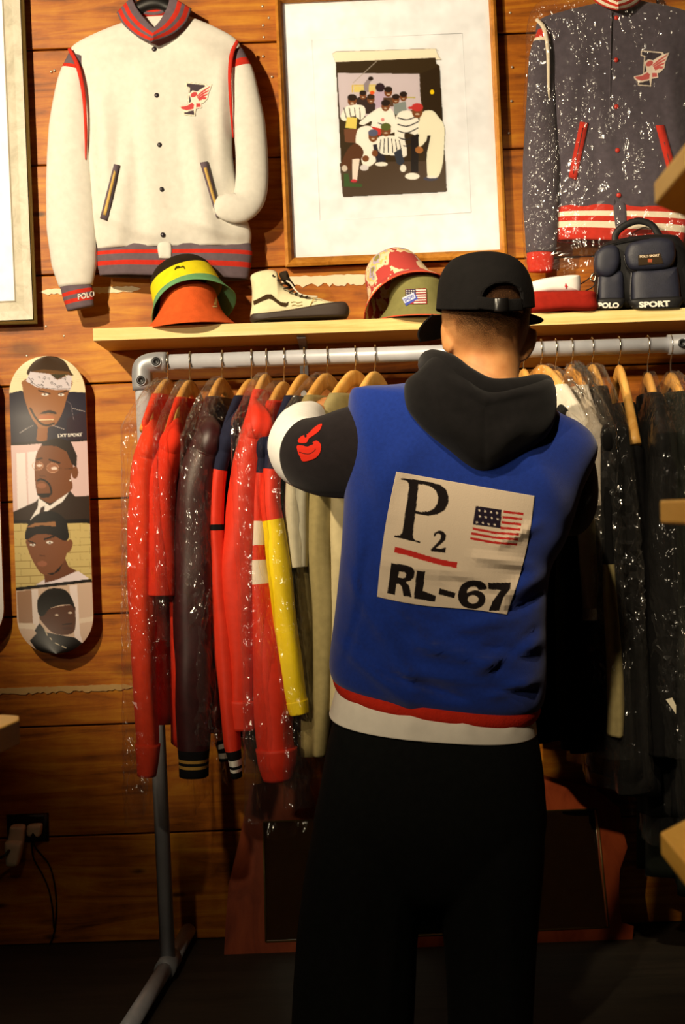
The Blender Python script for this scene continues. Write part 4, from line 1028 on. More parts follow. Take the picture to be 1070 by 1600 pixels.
# navy sports bag
t = empty('sports_bag', P(1005, 487, YS), 'navy nylon bag with two front pockets, black handle and white lettering', 'bag')
fabric('nylon_navy', (34, 36, 52), .5, .15, bump=.3, bscale=700, spec=.5); fabric('nylon_black', (20, 19, 21), .55, .1, spec=.4); plain('piping', (30, 28, 28), .25, spec=.8)
def z4(pts): return [(820+x/4.28, 330+y/4.28) for x, y in pts]
bodyo = z4([(480, 290), (500, 240), (560, 218), (700, 190), (830, 178), (960, 182), (1010, 210), (1075, 330), (1090, 640), (1000, 662), (700, 665), (500, 662), (482, 560)])
V, F = pillow_px(bodyo, YS+.01, .075, n=90, rings=7, p=7)
bb = obj('bag_body', [(x, y, max(z, zb)) for x, y, z in V], F, M['nylon_black'], t)
po = z4([(715, 400), (850, 385), (990, 375), (1018, 400), (1035, 560), (1030, 640), (1000, 655), (760, 660), (718, 645), (705, 560)])
PV = pillow_px(po, YS-.062, .028, n=70, rings=6, p=4); obj('pocket', *PV, M['nylon_navy'], t)
so = z4([(495, 430), (560, 415), (640, 405), (655, 500), (648, 640), (600, 658), (500, 650), (484, 560)])
SV2 = pillow_px(so, YS-.06, .026, n=60, rings=6, p=4); obj('pocket', *SV2, M['nylon_navy'], t)
fo = z4([(665, 290), (690, 225), (760, 200), (900, 180), (985, 205), (1003, 260), (998, 330), (960, 380), (870, 398), (740, 402), (690, 380), (668, 330)])
FV = pillow_px(fo, YS-.075, .026, n=70, rings=6, p=4); fp = obj('flap', *FV, M['nylon_navy'], t)
obj('flap', *pillow_px(z4([(462, 330), (480, 270), (540, 232), (600, 235), (625, 270), (628, 350), (605, 410), (560, 445), (505, 440), (468, 400)]), YS-.072, .024, n=60, rings=6, p=4), M['nylon_navy'], t)
def pipe_line(pts, y, parent, r=.0018): return obj('piping', *sweep(PP([(*q, y) for q in z4(pts)]), r, N=8, n=40), M['piping'], parent)
pipe_line([(665, 290), (668, 330), (690, 380), (740, 402), (870, 398), (960, 380), (998, 330), (1003, 260), (985, 215)], YS-.082, fp)
pipe_line([(713, 405), (705, 560), (718, 645)], YS-.078, t); pipe_line([(1000, 385), (1022, 440), (1035, 560)], YS-.078, t); pipe_line([(640, 408), (655, 500), (648, 640)], YS-.076, t); pipe_line([(495, 440), (484, 560)], YS-.074, t)
pipe_line([(625, 250), (630, 345), (605, 410), (555, 447)], YS-.08, t); pipe_line([(500, 245), (560, 222), (700, 192), (830, 180)], YS-.07, t)
band1 = pillow_px(z4([(712, 590), (1035, 575), (1034, 640), (1000, 657), (760, 662), (718, 648)]), YS-.072, .021, n=50, rings=5, p=5); b1 = obj('base_trim', *band1, M['nylon_black'], t)
band2 = pillow_px(z4([(486, 590), (652, 585), (648, 642), (600, 660), (500, 655)]), YS-.068, .021, n=50, rings=5, p=5); b2 = obj('base_trim', *band2, M['nylon_black'], t)
cv = Canvas(925, 460, 1062, 486, 6); Z = cv.zoom(820, 330, 4.28)
Z.text('SPORT', ((764, 646), (972, 636), (760, 606)), (240, 236, 224), .05); Z.text('POLO', ((488, 648), (628, 648), (490, 610)), (240, 236, 224), .05)
decal('lettering', quad_grid([(996, 468), (1050, 465), (1051, 483), (997, 485)], 130, 44), band1, cv, M['print_cloth'], b1, .0015)
decal('lettering', quad_grid([(932, 470), (968, 470), (968, 483), (932, 483)], 90, 34), band2, cv, M['print_cloth'], b2, .0015)
cv = Canvas(990, 390, 1040, 420, 6); Z = cv.zoom(820, 330, 4.28); Z.poly([(756, 292), (905, 282), (925, 348), (758, 362)], (56, 44, 30)); Z.text('POLO SPORT', ((768, 312), (898, 302), (767, 296)), (226, 206, 176), .04); Z.rect(822, 318, 850, 340, (170, 84, 56))
decal('woven_label', quad_grid([(996, 396), (1038, 394), (1038, 414), (996, 416)], 110, 54), FV, cv, M['print_cloth'], fp, .0015)
obj('handle', *sweep(PP([(*q, YS+.01) for q in z4([(606, 215), (605, 160), (640, 115), (700, 80), (760, 65), (820, 78), (860, 105), (890, 150), (920, 190)])]), .009, .004, 12, up=(0, 1, 0), n=40), M['nylon_black'], t)
obj('strap', *sweep(PP([(*q, YS-.05) for q in z4([(350, 500), (400, 470), (440, 440), (470, 420)])]), .003, .0015, 8, n=14), M['nylon_black'], t)
obj('strap', *sweep(PP([(*q, YS-.05) for q in z4([(368, 550), (420, 525), (460, 500), (480, 450)])]), .003, .0015, 8, n=14), M['nylon_black'], t)
bk = obj('buckle', *sweep(PP([(*q, YS-.055) for q in z4([(436, 455), (452, 420), (474, 430), (460, 468), (438, 458)])]), .0025, N=8, n=24), M['steel'], t)

# ------------------------------------------------------------------ garments on the rail
fabric('red_fleece', (216, 60, 30), .9, .08); fabric('red_jersey', (210, 48, 24), .9, .08); fabric('red_shell', (214, 50, 26), .6, .06, spec=.3)
fabric('maroon_satin', (52, 16, 18), .45, .25, spec=.5); fabric('knit_black', (18, 16, 17), .9); fabric('navy_cloth', (30, 32, 52), .85)
fabric('yellow_shell', (238, 208, 8), .6, .04, spec=.3); fabric('white_cloth', (232, 226, 214), .9, .04); fabric('grey_tee', (190, 184, 160), .9, .06)
fabric('khaki', (146, 132, 88), .9, .1); fabric('beige', (186, 172, 132), .9, .06); fabric('black_cloth', (15, 14, 14), .9, .2); fabric('green_black', (24, 28, 20), .8, .2); fabric('blue_violet', (84, 84, 150), .8); fabric('gold_thread', (170, 130, 60), .6)
fabric('grey_light', (196, 188, 178), .9, .05)
plain('paper', (236, 228, 204), .8)
YN = -.50
def hanger(hx, tip, label, top=600, group='wooden hangers on the rail'):
    """wooden hanger on the rail at pixel hx; near end at pixel tip"""
    H = P(hx, top, RY); Hr = P(hx, 552, RY)
    N3 = P(tip[0], tip[1], YN); a = Vector((N3.x-H.x, N3.y-H.y, 0)); la = a.length; a.normalize(); b = Vector((-a.y, a.x, 0))
    dz = N3.z-H.z
    t = empty('coat_hanger', (H.x, RY, N3.z), label, 'hanger', group)
    pts = [H+a*(la*s)+Vector((0, 0, dz*(abs(s)**1.5)-.006)) for s in (-1, -.75, -.5, -.25, -.08, .08, .25, .5, .75, 1)]
    obj('shoulder_bar', *sweep(pts, [.013, .011, .010, .0095, .009, .009, .0095, .010, .011, .013], [.010, .016, .018, .019, .02, .02, .019, .018, .016, .010], 14, up=(0, 0, 1), n=44, sq=2.6), M['hanger_wood'], t)
    r = .024
    X = H.x
    pp = [Vector((H.x, RY, H.z-.005)), Vector((H.x, RY, H.z+.02))]
    cz = RZ
    z0 = H.z+.02
    # question-mark hook over the rail, in the hanger's plane
    for ang in np.linspace(-1.25, 3.6, 16):
        pp.append(Vector((Hr.x, RY, cz))+Vector((0, 1, 0))*(-math.cos(ang)*r)*1+Vector((0, 0, math.sin(ang)*r)))
    pp[1] = Vector((H.x, RY-.002, (z0+cz-r)/2-.004))
    pp[2] = Vector(((H.x+Hr.x)/2, RY-.012, cz-r*1.05))
    obj('hook', *sweep(pp, .0019, N=8, n=44), M['steel'], t)
    return dict(H=H, a=a, b=b, la=la, zt=N3.z, top=H.z)
def garment(g, name, label, cat, mat, hem, t=.05, la=1.02, sleeve=None, smats=None, sfr=None, far=True, seed=1, group='clothes on the rail', drop=0.0, collar=None, hemrib=None, sd=-.03, sleeve_d=.05, cuff=0, cmat=None, neck=.52):
    H, a, b, L = g['H'], g['a'], g['b'], g['la']
    top, zt = g['top']-.012-drop, g['zt']-.004-drop
    zh = P(0, hem, -.4).z
    root = empty(name, (H.x, RY, zh), label, cat, group)
    N, nr = 60, 44; r = np.random.RandomState(seed); ph = r.uniform(0, 6, 4)
    dzh = g['zt']-g['H'].z; rise = .013-drop
    sq_ = np.linspace(neck, 1, 12); zt = g['H'].z+dzh+rise
    zs = np.concatenate([g['H'].z+dzh*sq_**1.5+rise, np.linspace(zt, zh, nr-12+1)[1:]])
    rings = []
    for zi, z in enumerate(zs):
        if zi < 12:
            s = sq_[zi]; ll = L*la*(s+.03); tt = .021+(.62*t-.021)*max(0, s)
        else:
            s = (zt-z)/(zt-zh); ll = L*la*(1+.03*s); tt = t*(.62+.38*min(1, s*4))*(1+.12*s)
        ring = []
        for k in range(N):
            th = 2*math.pi*k/N; co, si = math.cos(th), math.sin(th)
            cc = math.copysign(abs(co)**.85, co); ss = math.copysign(abs(si)**.8, si)
            w = 0.0
            if zi >= 12:
                w = s*.35*t*(math.sin(4.2*cc*2+ph[0]+2*s)+.6*math.sin(8*cc*2+ph[1]-1.5*s))
            zz = z-(.012*math.sin(3*cc+ph[2]) if z == zs[-1] else 0)
            q = H+a*(ll*cc)+b*(tt*ss+w); ring.append(Vector((q.x, q.y, zz)))
        rings.append(ring)
    V, F = loft(rings)
    obj('body', V, F, M[mat], root)
    if hemrib:
        rv = [[Vector((p.x, p.y, p.z))+(Vector((p.x-H.x, p.y-H.y, 0))*.03) for p in ring] for ring in rings[-6:-1]]
    if sleeve:
        yd = YN+sd
        sa = np.array(sleeve, float); tk = np.linspace(0, len(sa)-1, 200); sp = smooth_pts(sa, 200)
        yu = np.linspace(sa[0, 1], sa[-1, 1], 22); xu = np.interp(yu, sp[:, 1], sp[:, 0]); wu = np.interp(yu, sp[:, 1], sp[:, 2])
        sleeve = list(zip(xu, yu, wu))
        path = [P(x, y, yd) for x, y, w in sleeve]; hw = [w*S(yd) for x, y, w in sleeve]
        st = H+a*(L*.60); path = [Vector((st.x, st.y, path[0].z+.045))]+path; hw = [hw[0]*.4]+hw
        mm = [M[x] for x in (smats or [mat])]
        fr = None
        if sfr:
            fr = []
            y0, y1 = sleeve[0][1], sleeve[-1][1]
            fr = [((1+21*(yy-y0)/(y1-y0))/22, i) for yy, i in sfr]; fr[-1] = (1.0, fr[-1][1])
        tube('sleeve', mm, root, path, hw, [min(sleeve_d, max(.028, w*1.1)) for w in hw], N=36, n=120, fr=fr, wr=.17, seed=seed+3)
        if cuff:
            i0 = 1+int(21*(1-cuff/(sleeve[-1][1]-sleeve[0][1])))
            cp = path[i0:]; tube('cuff', mm[-1] if cmat is None else M[cmat], root, cp, [w*1.07+.001 for w in hw[i0:]], [min(sleeve_d, max(.028, w*1.1))*1.04 for w in hw[i0:]], N=28, n=12, wr=.10, seed=seed+40)
        if far:
            fa = H-a*(L*.85); ya = [Vector((fa.x, fa.y, zt-.02)), Vector((fa.x-a.x*.04, fa.y-a.y*.03, zt-.25)), Vector((fa.x-a.x*.03, fa.y-a.y*.02, zh+.05))]
            tube('sleeve', mm[-1], root, ya, [.03, .045, .035], [.03, .04, .035], N=16, n=16, wr=.06, seed=seed+9)
    return root
def cover(g, label, hem, t=.07, grow=.06, seed=1, mat='bag_film', shift=.02, flare=1.0, amp=.008, group='clear covers on the rail'):
    H, a, b, L = g['H'], g['a'], g['b'], g['la']+grow
    zt, top = g['zt'], g['top']+.012; zh = P(0, hem, -.4).z
    root = empty('garment_cover', (H.x, RY, zh), label, 'plastic cover', group)
    N, nr = 84, 70; zs = np.concatenate([np.linspace(top, zt, 16), np.linspace(zt, zh, nr-16+1)[1:]])
    rings = []; r = np.random.RandomState(seed); ph = r.uniform(0, 6, 5)
    for z in zs:
        if z > zt: s = (top-z)/(top-zt); ll = L*(s**.7*.94+.06); tt = .012+(t*.75-.012)*s
        else: s = (zt-z)/(zt-zh); ll = L*(1-.05*s); tt = t*(.75+.25*min(1, 3*s))*(1+(flare-1)*s)
        ring = []
        for k in range(N):
            th = 2*math.pi*k/N; co, si = math.cos(th), math.sin(th)
            w = (0 if z > zt else s)*.25*t*math.sin(7*co+ph[0]+3*s)
            q = H+a*(ll*math.copysign(abs(co)**.6, co)+shift)+b*(tt*math.copysign(abs(si)**.7, si)+w); ring.append((q.x, q.y, z))
        rings.append(ring)
    V, F = loft(rings, False, False)
    return obj('film', crumple(V, amp*.6, seed+30, 34, 95, .0062), F, M[mat], root, False) and root

G = {}
for key, hx, tip, lab, top in [
    ('red_a', 262, (226, 668), 'wooden hanger nearest the grey pipe elbow', 600), ('red_b', 297, (262, 680), 'second wooden hanger from the grey pipe elbow', 602), ('maroon', 347, (312, 684), 'wooden hanger holding the dark maroon jacket', 598),
    ('stripe', 393, (352, 676), 'wooden hanger holding the red sleeve with striped cuff', 600), ('red_c', 416, (388, 664), 'wooden hanger holding the bright red shirt mid rail', 592), ('band', 444, (404, 690), 'wooden hanger holding the red jacket with white bands', 604),
    ('yellow', 475, (428, 690), 'wooden hanger holding the yellow-sleeved jacket', 592), ('tee', 511, (455, 690), 'wooden hanger holding the pale grey tee', 591), ('khaki', 555, (490, 690), 'wooden hanger holding the khaki shirt', 586),
    ('beige', 586, (535, 690), 'wooden hanger holding the beige shirt beside the blue vest', 588), ('white', 845, (915, 668), 'wooden hanger just right of the neck of the person', 578), ('black_e', 868, (900, 690), 'wooden hanger half hidden behind the white shirt', 586), ('black_f', 818, (846, 690), 'wooden hanger mostly hidden behind the neck and hood', 584), ('grey', 893, (932, 672), 'broad wooden hanger above the grey-white garment', 577),
    ('black_a', 925, (955, 676), 'wooden hanger in clear film above the black garment', 577), ('black_b', 967, (993, 690), 'wooden hanger with its long arm bare, hung with black cloth', 578), ('black_c', 1012, (1032, 680), 'wooden hanger inside the narrow film tube', 590), ('black_d', 1048, (1082, 676), 'wooden hanger inside the wide film cover at the rail end', 590)]:
    G[key] = hanger(hx, tip, lab, top)
garment(G['red_a'], 'sweatshirt', 'red fleece top at the left end of the rail, one long sleeve hanging', 'clothing', 'red_fleece', 1130, .028, sleeve=[(234, 690, 18), (224, 740, 20), (222, 860, 21), (222, 960, 21), (226, 1080, 20), (231, 1160, 18), (229, 1212, 13)], seed=1, cuff=40)
garment(G['red_b'], 't_shirt', 'red short-sleeved shirt with a turned sleeve hem, second on the rail', 'clothing', 'red_jersey', 1168, .022, sleeve=[(270, 690, 18), (256, 750, 20), (253, 840, 20), (253, 880, 21), (252, 930, 21)], seed=2)
rt = garment(G['maroon'], 'bomber_jacket', 'dark maroon satin jacket with a black gold-lined cuff', 'jacket', 'maroon_satin', 1150, .045, sleeve=[(326, 680, 22), (308, 740, 28), (303, 860, 32), (302, 960, 33), (303, 1060, 30), (303, 1140, 26), (303, 1176, 24), (303, 1196, 22), (303, 1213, 22)],
             smats=['maroon_satin', 'knit_black', 'gold_thread'], sfr=[(1172, 0), (1184, 1), (1189, 2), (1194, 1), (1199, 2), (1213, 1)], seed=3)
garment(G['stripe'], 'track_top', 'red-sleeved navy top with black and white striped cuffs', 'clothing', 'navy_cloth', 1150, .03, sleeve=[(358, 680, 15), (344, 730, 14), (338, 800, 14), (341, 900, 15), (350, 1000, 16), (358, 1100, 15), (364, 1172, 13), (368, 1192, 9), (370, 1214, 8)],
        smats=['navy_cloth', 'red_shell', 'white_cloth', 'knit_black'], sfr=[(735, 0), (818, 1), (830, 3), (1172, 1), (1186, 3), (1193, 2), (1199, 3), (1206, 2), (1214, 3)], seed=4)
tube('striped_cuff', [M['knit_black'], M['white_cloth']], [o for o in bpy.data.objects if o.name == 'track_top'][0], PP([(346, 1158, YN+.06), (350, 1172, YN+.06), (352, 1188, YN+.06)]), [.017, .016, .015], [.02, .02, .02], n=21, fr=[(.12, 0), (.36, 1), (.6, 0), (.85, 1), (1, 0)])
garment(G['red_c'], 'button_shirt', 'bright red shirt with a broad straight sleeve, mid rail', 'clothing', 'red_shell', 1120, .03, sleeve=[(402, 660, 22), (388, 720, 25), (376, 820, 26), (371, 900, 25), (375, 1000, 23), (378, 1080, 20), (378, 1140, 17)], seed=5, cuff=30)
garment(G['band'], 'windbreaker', 'red jacket with two white sleeve bands and a low cuff', 'jacket', 'red_shell', 1160, .035, sleeve=[(412, 690, 17), (406, 780, 17), (404, 860, 15), (407, 920, 18), (418, 1020, 27), (425, 1100, 31), (431, 1180, 29), (433, 1219, 20)],
        smats=['red_shell', 'white_cloth', 'navy_cloth'], sfr=[(690, 0), (740, 2), (815, 0), (850, 1), (876, 0), (910, 1), (1219, 0)], seed=6, cuff=46, cmat='red_shell')
garment(G['yellow'], 'windbreaker', 'navy and red jacket with a long bright yellow sleeve', 'jacket', 'navy_cloth', 1130, .035, sleeve=[(430, 690, 12), (422, 780, 15), (429, 830, 16), (440, 920, 19), (450, 1000, 19), (460, 1080, 18), (466, 1100, 15), (468, 1115, 13)],
        smats=['navy_cloth', 'red_shell', 'yellow_shell'], sfr=[(735, 0), (812, 1), (1115, 2)], seed=7, sd=-.05, cuff=20)
garment(G['tee'], 't_shirt', 'pale grey tee with a short sleeve below the white sleeve of the person', 'clothing', 'khaki', 1180, .04, sleeve=[(470, 690, 18), (463, 780, 20), (464, 840, 18), (467, 886, 15)], smats=['grey_tee'], seed=8)
garment(G['khaki'], 'button_shirt', 'khaki shirt hanging in folds beside the blue vest', 'clothing', 'khaki', 1170, .045, sleeve=[(505, 690, 20), (500, 850, 20), (505, 950, 18), (505, 1060, 16), (500, 1140, 14), (498, 1180, 11)], seed=9)
garment(G['beige'], 'button_shirt', 'beige shirt partly behind the blue vest', 'clothing', 'beige', 1115, .04, sleeve=[(540, 700, 20), (532, 820, 18), (528, 960, 14), (525, 1110, 12)], seed=10)
garment(G['white'], 'button_shirt', 'white shirt just right of the black hood', 'clothing', 'white_cloth', 1000, .04, sleeve=[(905, 680, 18), (908, 760, 19), (912, 830, 17), (917, 900, 17), (920, 950, 12)], smats=['white_cloth', 'beige'], sfr=[(760, 0), (950, 1)], seed=11, far=False)
garment(G['black_e'], 'coat', 'plain black garment hanging behind the white shirt', 'coat', 'black_cloth', 1190, .06, sleeve=[(886, 780, 14), (888, 900, 20), (890, 1080, 20), (892, 1170, 16)], seed=21)
garment(G['black_f'], 'coat', 'black garment seen only beside the hip of the person', 'coat', 'black_cloth', 1185, .06, seed=22)
garment(G['grey'], 'sweatshirt', 'light grey garment in film right of the blue vest', 'clothing', 'grey_light', 850, .035, sleeve=[(930, 680, 16), (940, 730, 15), (943, 790, 12)], seed=12, far=False)
garment(G['black_a'], 'sweatshirt', 'black garment in film with one pale beige sleeve', 'clothing', 'black_cloth', 1230, .05, sleeve=[(950, 680, 12), (948, 800, 9), (952, 920, 10), (960, 1030, 12), (963, 1100, 13), (962, 1150, 12)], smats=['black_cloth', 'khaki'], sfr=[(880, 0), (1150, 1)], seed=13, sd=-.07)
garment(G['black_b'], 'trousers', 'long black garment draped below the bare hanger arm', 'clothing', 'black_cloth', 1260, .06, la=.98, drop=.03, seed=14)
garment(G['black_c'], 'coat', 'black coat inside the narrow film tube', 'coat', 'black_cloth', 1300, .05, sleeve=[(1030, 690, 15), (1030, 820, 20), (1032, 1000, 22), (1034, 1180, 20)], seed=15)
garment(G['black_d'], 'coat', 'long greenish-black coat at the right end of the rail', 'coat', 'green_black', 1420, .07, sleeve=[(1078, 690, 20), (1082, 850, 25), (1085, 1050, 24), (1085, 1250, 20)], seed=16)
o = obj('paper_tag', *quad_slab([(1040, 1093), (1050, 1090), (1056, 1102), (1056, 1116), (1041, 1117)][0:4], YN-.085, YN-.0862), M['paper'], None, False); tag(o, 'small cream paper tag hanging on the black coats', 'tag')
cover(G['red_a'], 'clear cover over the leftmost red fleece top', 1275, .062, .085, 1, shift=.03, flare=1.05)
cover(G['red_b'], 'clear cover over the second red shirt', 1000, .03, .06, 2, shift=.03)
cover(G['maroon'], 'clear cover over the dark maroon jacket', 1160, .055, .06, 3, shift=.03)
cover(G['red_c'], 'clear cover over the bright red shirt', 1200, .045, .07, 4, shift=.03)
cover(G['band'], 'clear cover over the red jacket with white bands', 1275, .05, .075, 5, shift=.035)
cover(G['tee'], 'clear cover over the pale grey tee', 1255, .05, .07, 6, shift=.03)
cover(G['white'], 'clear cover over the white shirt', 1000, .045, .06, 7)
cover(G['grey'], 'clear cover over the light grey garment', 1200, .05, .08, 8)
cover(G['black_a'], 'clear cover over the black garment with the beige sleeve', 1250, .06, .09, 9)
cover(G['black_c'], 'narrow clear film tube over a black coat', 1200, .05, .085, 10, amp=.008)
cover(G['black_d'], 'wide clear film cover at the right end of the rail', 1350, .10, .09, 11, amp=.008)

# ------------------------------------------------------------------ dresser mirror leaning on the wall
t = empty('dresser_mirror', P(660, 1505, -.12), 'low dresser mirror in a wide shaped mahogany frame, standing on the floor', 'mirror')
def my(px, py): return -.14+.12*(1512-py)/290          # leans back against the wall
def lean(out, inn, th, name, mat):
    n = max(len(out), 2)
outl = [(392, 1226), (388, 1247), (372, 1320), (357, 1382), (352, 1450), (349, 1517), (660, 1507), (986, 1487), (990, 1447), (971, 1441), (967, 1400), (968, 1360), (980, 1324), (974, 1300), (968, 1262), (930, 1232), (845, 1210), (640, 1212), (480, 1216)]
inn = [(411, 1284), (412, 1330), (412, 1360), (413, 1400), (414, 1440), (415, 1472), (680, 1463), (951, 1449), (950, 1440), (948, 1420), (945, 1395), (942, 1370), (938, 1340), (936, 1310), (934, 1285), (932, 1264), (845, 1267), (640, 1275), (480, 1282)]
def ringslab(out, inn, y0, y1):
    V = []; n = len(out)
    for dy in (y0, y1):
        for o_ in out: V.append(P(o_[0], o_[1], my(*o_)+dy))
        for i_ in inn: V.append(P(i_[0], i_[1], my(*i_)+dy))
    F = []
    for k in range(n):
        j = (k+1) % n
        F += [(k, j, n+j, n+k), (2*n+k, 3*n+k, 3*n+j, 2*n+j), (k, 2*n+k, 2*n+j, j), (n+k, n+j, 3*n+j, 3*n+k)]
    return V, F
obj('frame', *ringslab(outl, inn, -.012, .008), M['mahogany'], t, False)
mq = [(411, 1284), (932, 1264), (951, 1449), (415, 1472)]
V = [P(x, y, my(x, y)+.002) for x, y in mq]; V += [v+Vector((0, .003, 0)) for v in V]
obj('mirror_glass', V, [(3, 2, 1, 0), (4, 5, 6, 7), (0, 1, 5, 4), (1, 2, 6, 5), (2, 3, 7, 6), (3, 0, 4, 7)], M['mirror'], t, False)
for a_, b_ in zip(mq, mq[1:]+mq[:1]):
    obj('gilt_bead', *sweep([P(*a_, my(*a_)-.012), P(*b_, my(*b_)-.012)], .0022, N=8), M['frame_rim'], t)

# ------------------------------------------------------------------ power outlet with two plugs
t = empty('power_outlet', P(43, 1293, 0), 'black double power outlet plate low on the plank wall', 'outlet')
plain('plate_black', (20, 18, 18), .4); plain('plug_white', (226, 210, 178), .5)
obj('plate', *pillow_px([(10, 1273), (76, 1270), (77, 1314), (12, 1317)], -.002, .009, n=60, rings=4, p=6, smooth=False, center=(44, 1293)), M['plate_black'], t)
t1 = empty('power_adapter', P(25, 1348, -.03), 'cream block power adapter in the left socket of the black plate', 'adapter')
obj('adapter_head', *pillow_px([(17, 1291), (22, 1289), (38, 1290), (39, 1303), (36, 1318), (14, 1318), (16, 1300)], -.035, .022, n=40, rings=5, p=5), M['plug_white'], t1)
obj('adapter_body', *pillow_px([(9, 1318), (14, 1312), (34, 1312), (36, 1322), (30, 1347), (26, 1352), (13, 1352), (11, 1345)], -.045, .026, n=40, rings=5, p=5), M['plug_white'], t1)
obj('cable', *sweep(PP([(15, 1328, -.068), (8, 1336, -.08), (-6, 1346, -.08), (-30, 1380, -.06)]), .004, N=8, n=20), M['plate_black'], t1)
t2 = empty('plug', P(54, 1308, -.02), 'small cream plug with a dark lead, right of the adapter', 'plug')
obj('plug_body', *pillow_px([(43, 1292), (46, 1288), (63, 1287), (66, 1291), (64, 1304), (59, 1307), (57, 1300), (50, 1300), (48, 1307), (43, 1303)], -.03, .018, n=40, rings=5, p=4), M['plug_white'], t2)
obj('strain_relief', *sweep(PP([(53, 1301, -.04), (52, 1310, -.038), (50, 1322, -.03)]), [.007, .006, .004], N=10, n=8), M['plate_black'], t2)
obj('cable', *sweep(PP([(52, 1318, -.03), (60, 1330, -.012), (76, 1350, -.006), (84, 1375, -.006), (88, 1410, -.006), (86, 1450, -.006), (78, 1476, -.008)]), .0022, N=8, n=40), M['plate_black'], t2)
obj('cable', *sweep(PP([(50, 1318, -.03), (52, 1340, -.012), (66, 1366, -.006), (76, 1390, -.006), (82, 1420, -.006), (84, 1450, -.006)]), .0022, N=8, n=40), M['plate_black'], t2)

# ------------------------------------------------------------------ shelving unit by the camera (right) and table corner (left)
t = empty('shelving_unit', (.42, -2.55, 0), 'pine shelving unit with three board ends jutting in at the right edge', 'shelving unit')
def board(zc, th, poly, mat, name='shelf_board'):
    V = [(x, y, zc-th/2) for x, y in poly]+[(x, y, zc+th/2) for x, y in poly]; n = len(poly)
    F = [tuple(range(n))[::-1], tuple(range(n, 2*n))]+[(k, (k+1) % n, n+(k+1) % n, n+k) for k in range(n)]
    o = obj(name, V, F, mat, t, False); bv_ = o.modifiers.new('b', 'BEVEL'); bv_.width = .002; bv_.segments = 2; return o
c0 = P(1022, 303, -2.53); c1 = P(1031, 800, -2.53); c2 = P(1032, 1318, -2.53)
for c in (c0, c1, c2):
    poly = [(c.x, -2.53), (c.x-.008, -2.75), (c.x-.008, -2.9), (c.x+.30, -2.9), (c.x+.30, -2.30), (c.x+.14, -2.33)]
    board(c.z, .021, poly, M['pine_board'])
for (x, y) in [(c1.x+.27, -2.40), (c1.x+.27, -2.85)]:
    MB().box((x, y, 0), (x+.03, y+.03, 1.9)).build('post', M['pine_board'], t, False)
t = empty('side_table', (-.66, -2.2, 0), 'pale wooden table, only its rounded corner in view at the left edge', 'table')
tp = P(30, 1128, -2.1)
cs = [(tp.x-.5, -2.02), (tp.x-.03, -2.05), (tp.x-.008, -2.065), (tp.x, -2.1), (tp.x-.012, -2.2), (tp.x-.06, -2.36), (tp.x-.18, -2.5), (tp.x-.5, -2.6)]
tb = board(tp.z-.012, .03, cs, M['pine_board'], 'table_top'); tb.parent = t; tb.location = (0, 0, 0)
MB().box((tp.x-.25, -2.3, 0), (tp.x-.2, -2.25, tp.z-.02)).build('leg', M['pine_board'], t, False)
MB().box((tp.x-.48, -2.5, 0), (tp.x-.43, -2.45, tp.z-.02)).build('leg', M['pine_board'], t, False)

# ------------------------------------------------------------------ the person going through the rail
Y0 = -.92
foot = P(668, 800, Y0)
person = empty('person', (foot.x, Y0, 0), 'person seen from behind in blue vest, black hood and cap, reaching into the clothes rail', 'person')
# skin with a cropped fade of stubble on the back of the head
m, nt, b = newmat('skin'); L = nt.links
tc = N_(nt, 'ShaderNodeTexCoord'); nz = N_(nt, 'ShaderNodeTexNoise'); nz.inputs['Scale'].default_value = 30; nz.inputs['Detail'].default_value = 5
L.new(tc.outputs['Object'], nz.inputs['Vector']); rp = N_(nt, 'ShaderNodeValToRGB'); rp.color_ramp.elements[0].position = .35; rp.color_ramp.elements[1].position = .68
rp.color_ramp.elements[0].color = (*lin((186, 124, 72)), 1); rp.color_ramp.elements[1].color = (*lin((206, 146, 90)), 1)
L.new(nz.outputs[0], rp.inputs[0]); L.new(rp.outputs[0], b.inputs['Base Color']); b.inputs['Roughness'].default_value = .55; b.inputs['Subsurface Weight'].default_value = .05; b.inputs['Subsurface Radius'].default_value = (.01, .004, .002)
M['skin'] = m
m = bpy.data.materials.new('stubble'); m.use_nodes = True; nt = m.node_tree; L = nt.links; nt.nodes.clear()
out = N_(nt, 'ShaderNodeOutputMaterial'); tr = N_(nt, 'ShaderNodeBsdfTransparent'); df = N_(nt, 'ShaderNodeBsdfDiffuse'); df.inputs[0].default_value = (*lin((46, 30, 20)), 1)
at = N_(nt, 'ShaderNodeAttribute', attribute_name='Col'); tc = N_(nt, 'ShaderNodeTexCoord'); nz = N_(nt, 'ShaderNodeTexNoise'); nz.inputs['Scale'].default_value = 700
L.new(tc.outputs['Object'], nz.inputs['Vector'])
mr = N_(nt, 'ShaderNodeMapRange'); mr.inputs[1].default_value = .3; mr.inputs[2].default_value = .7; mr.inputs[3].default_value = .35; mr.inputs[4].default_value = 1.5; L.new(nz.outputs[0], mr.inputs[0])
ml = N_(nt, 'ShaderNodeMath', operation='MULTIPLY'); ml.use_clamp = True; L.new(mr.outputs[0], ml.inputs[0]); L.new(at.outputs['Fac'], ml.inputs[1])
mx = N_(nt, 'ShaderNodeMixShader'); L.new(ml.outputs[0], mx.inputs[0]); L.new(tr.outputs[0], mx.inputs[1]); L.new(df.outputs[0], mx.inputs[2]); L.new(mx.outputs[0], out.inputs[0]); M['stubble'] = m
fabric('vest_blue', (22, 49, 134), .95, .10, scale=140, bump=.35, bscale=650, sheen=.25); fabric('hood_black', (17, 15, 16), .95, .2, bump=.3, sheen=.1); fabric('sleeve_black', (30, 25, 27), .95, .15, bump=.3, sheen=.1)
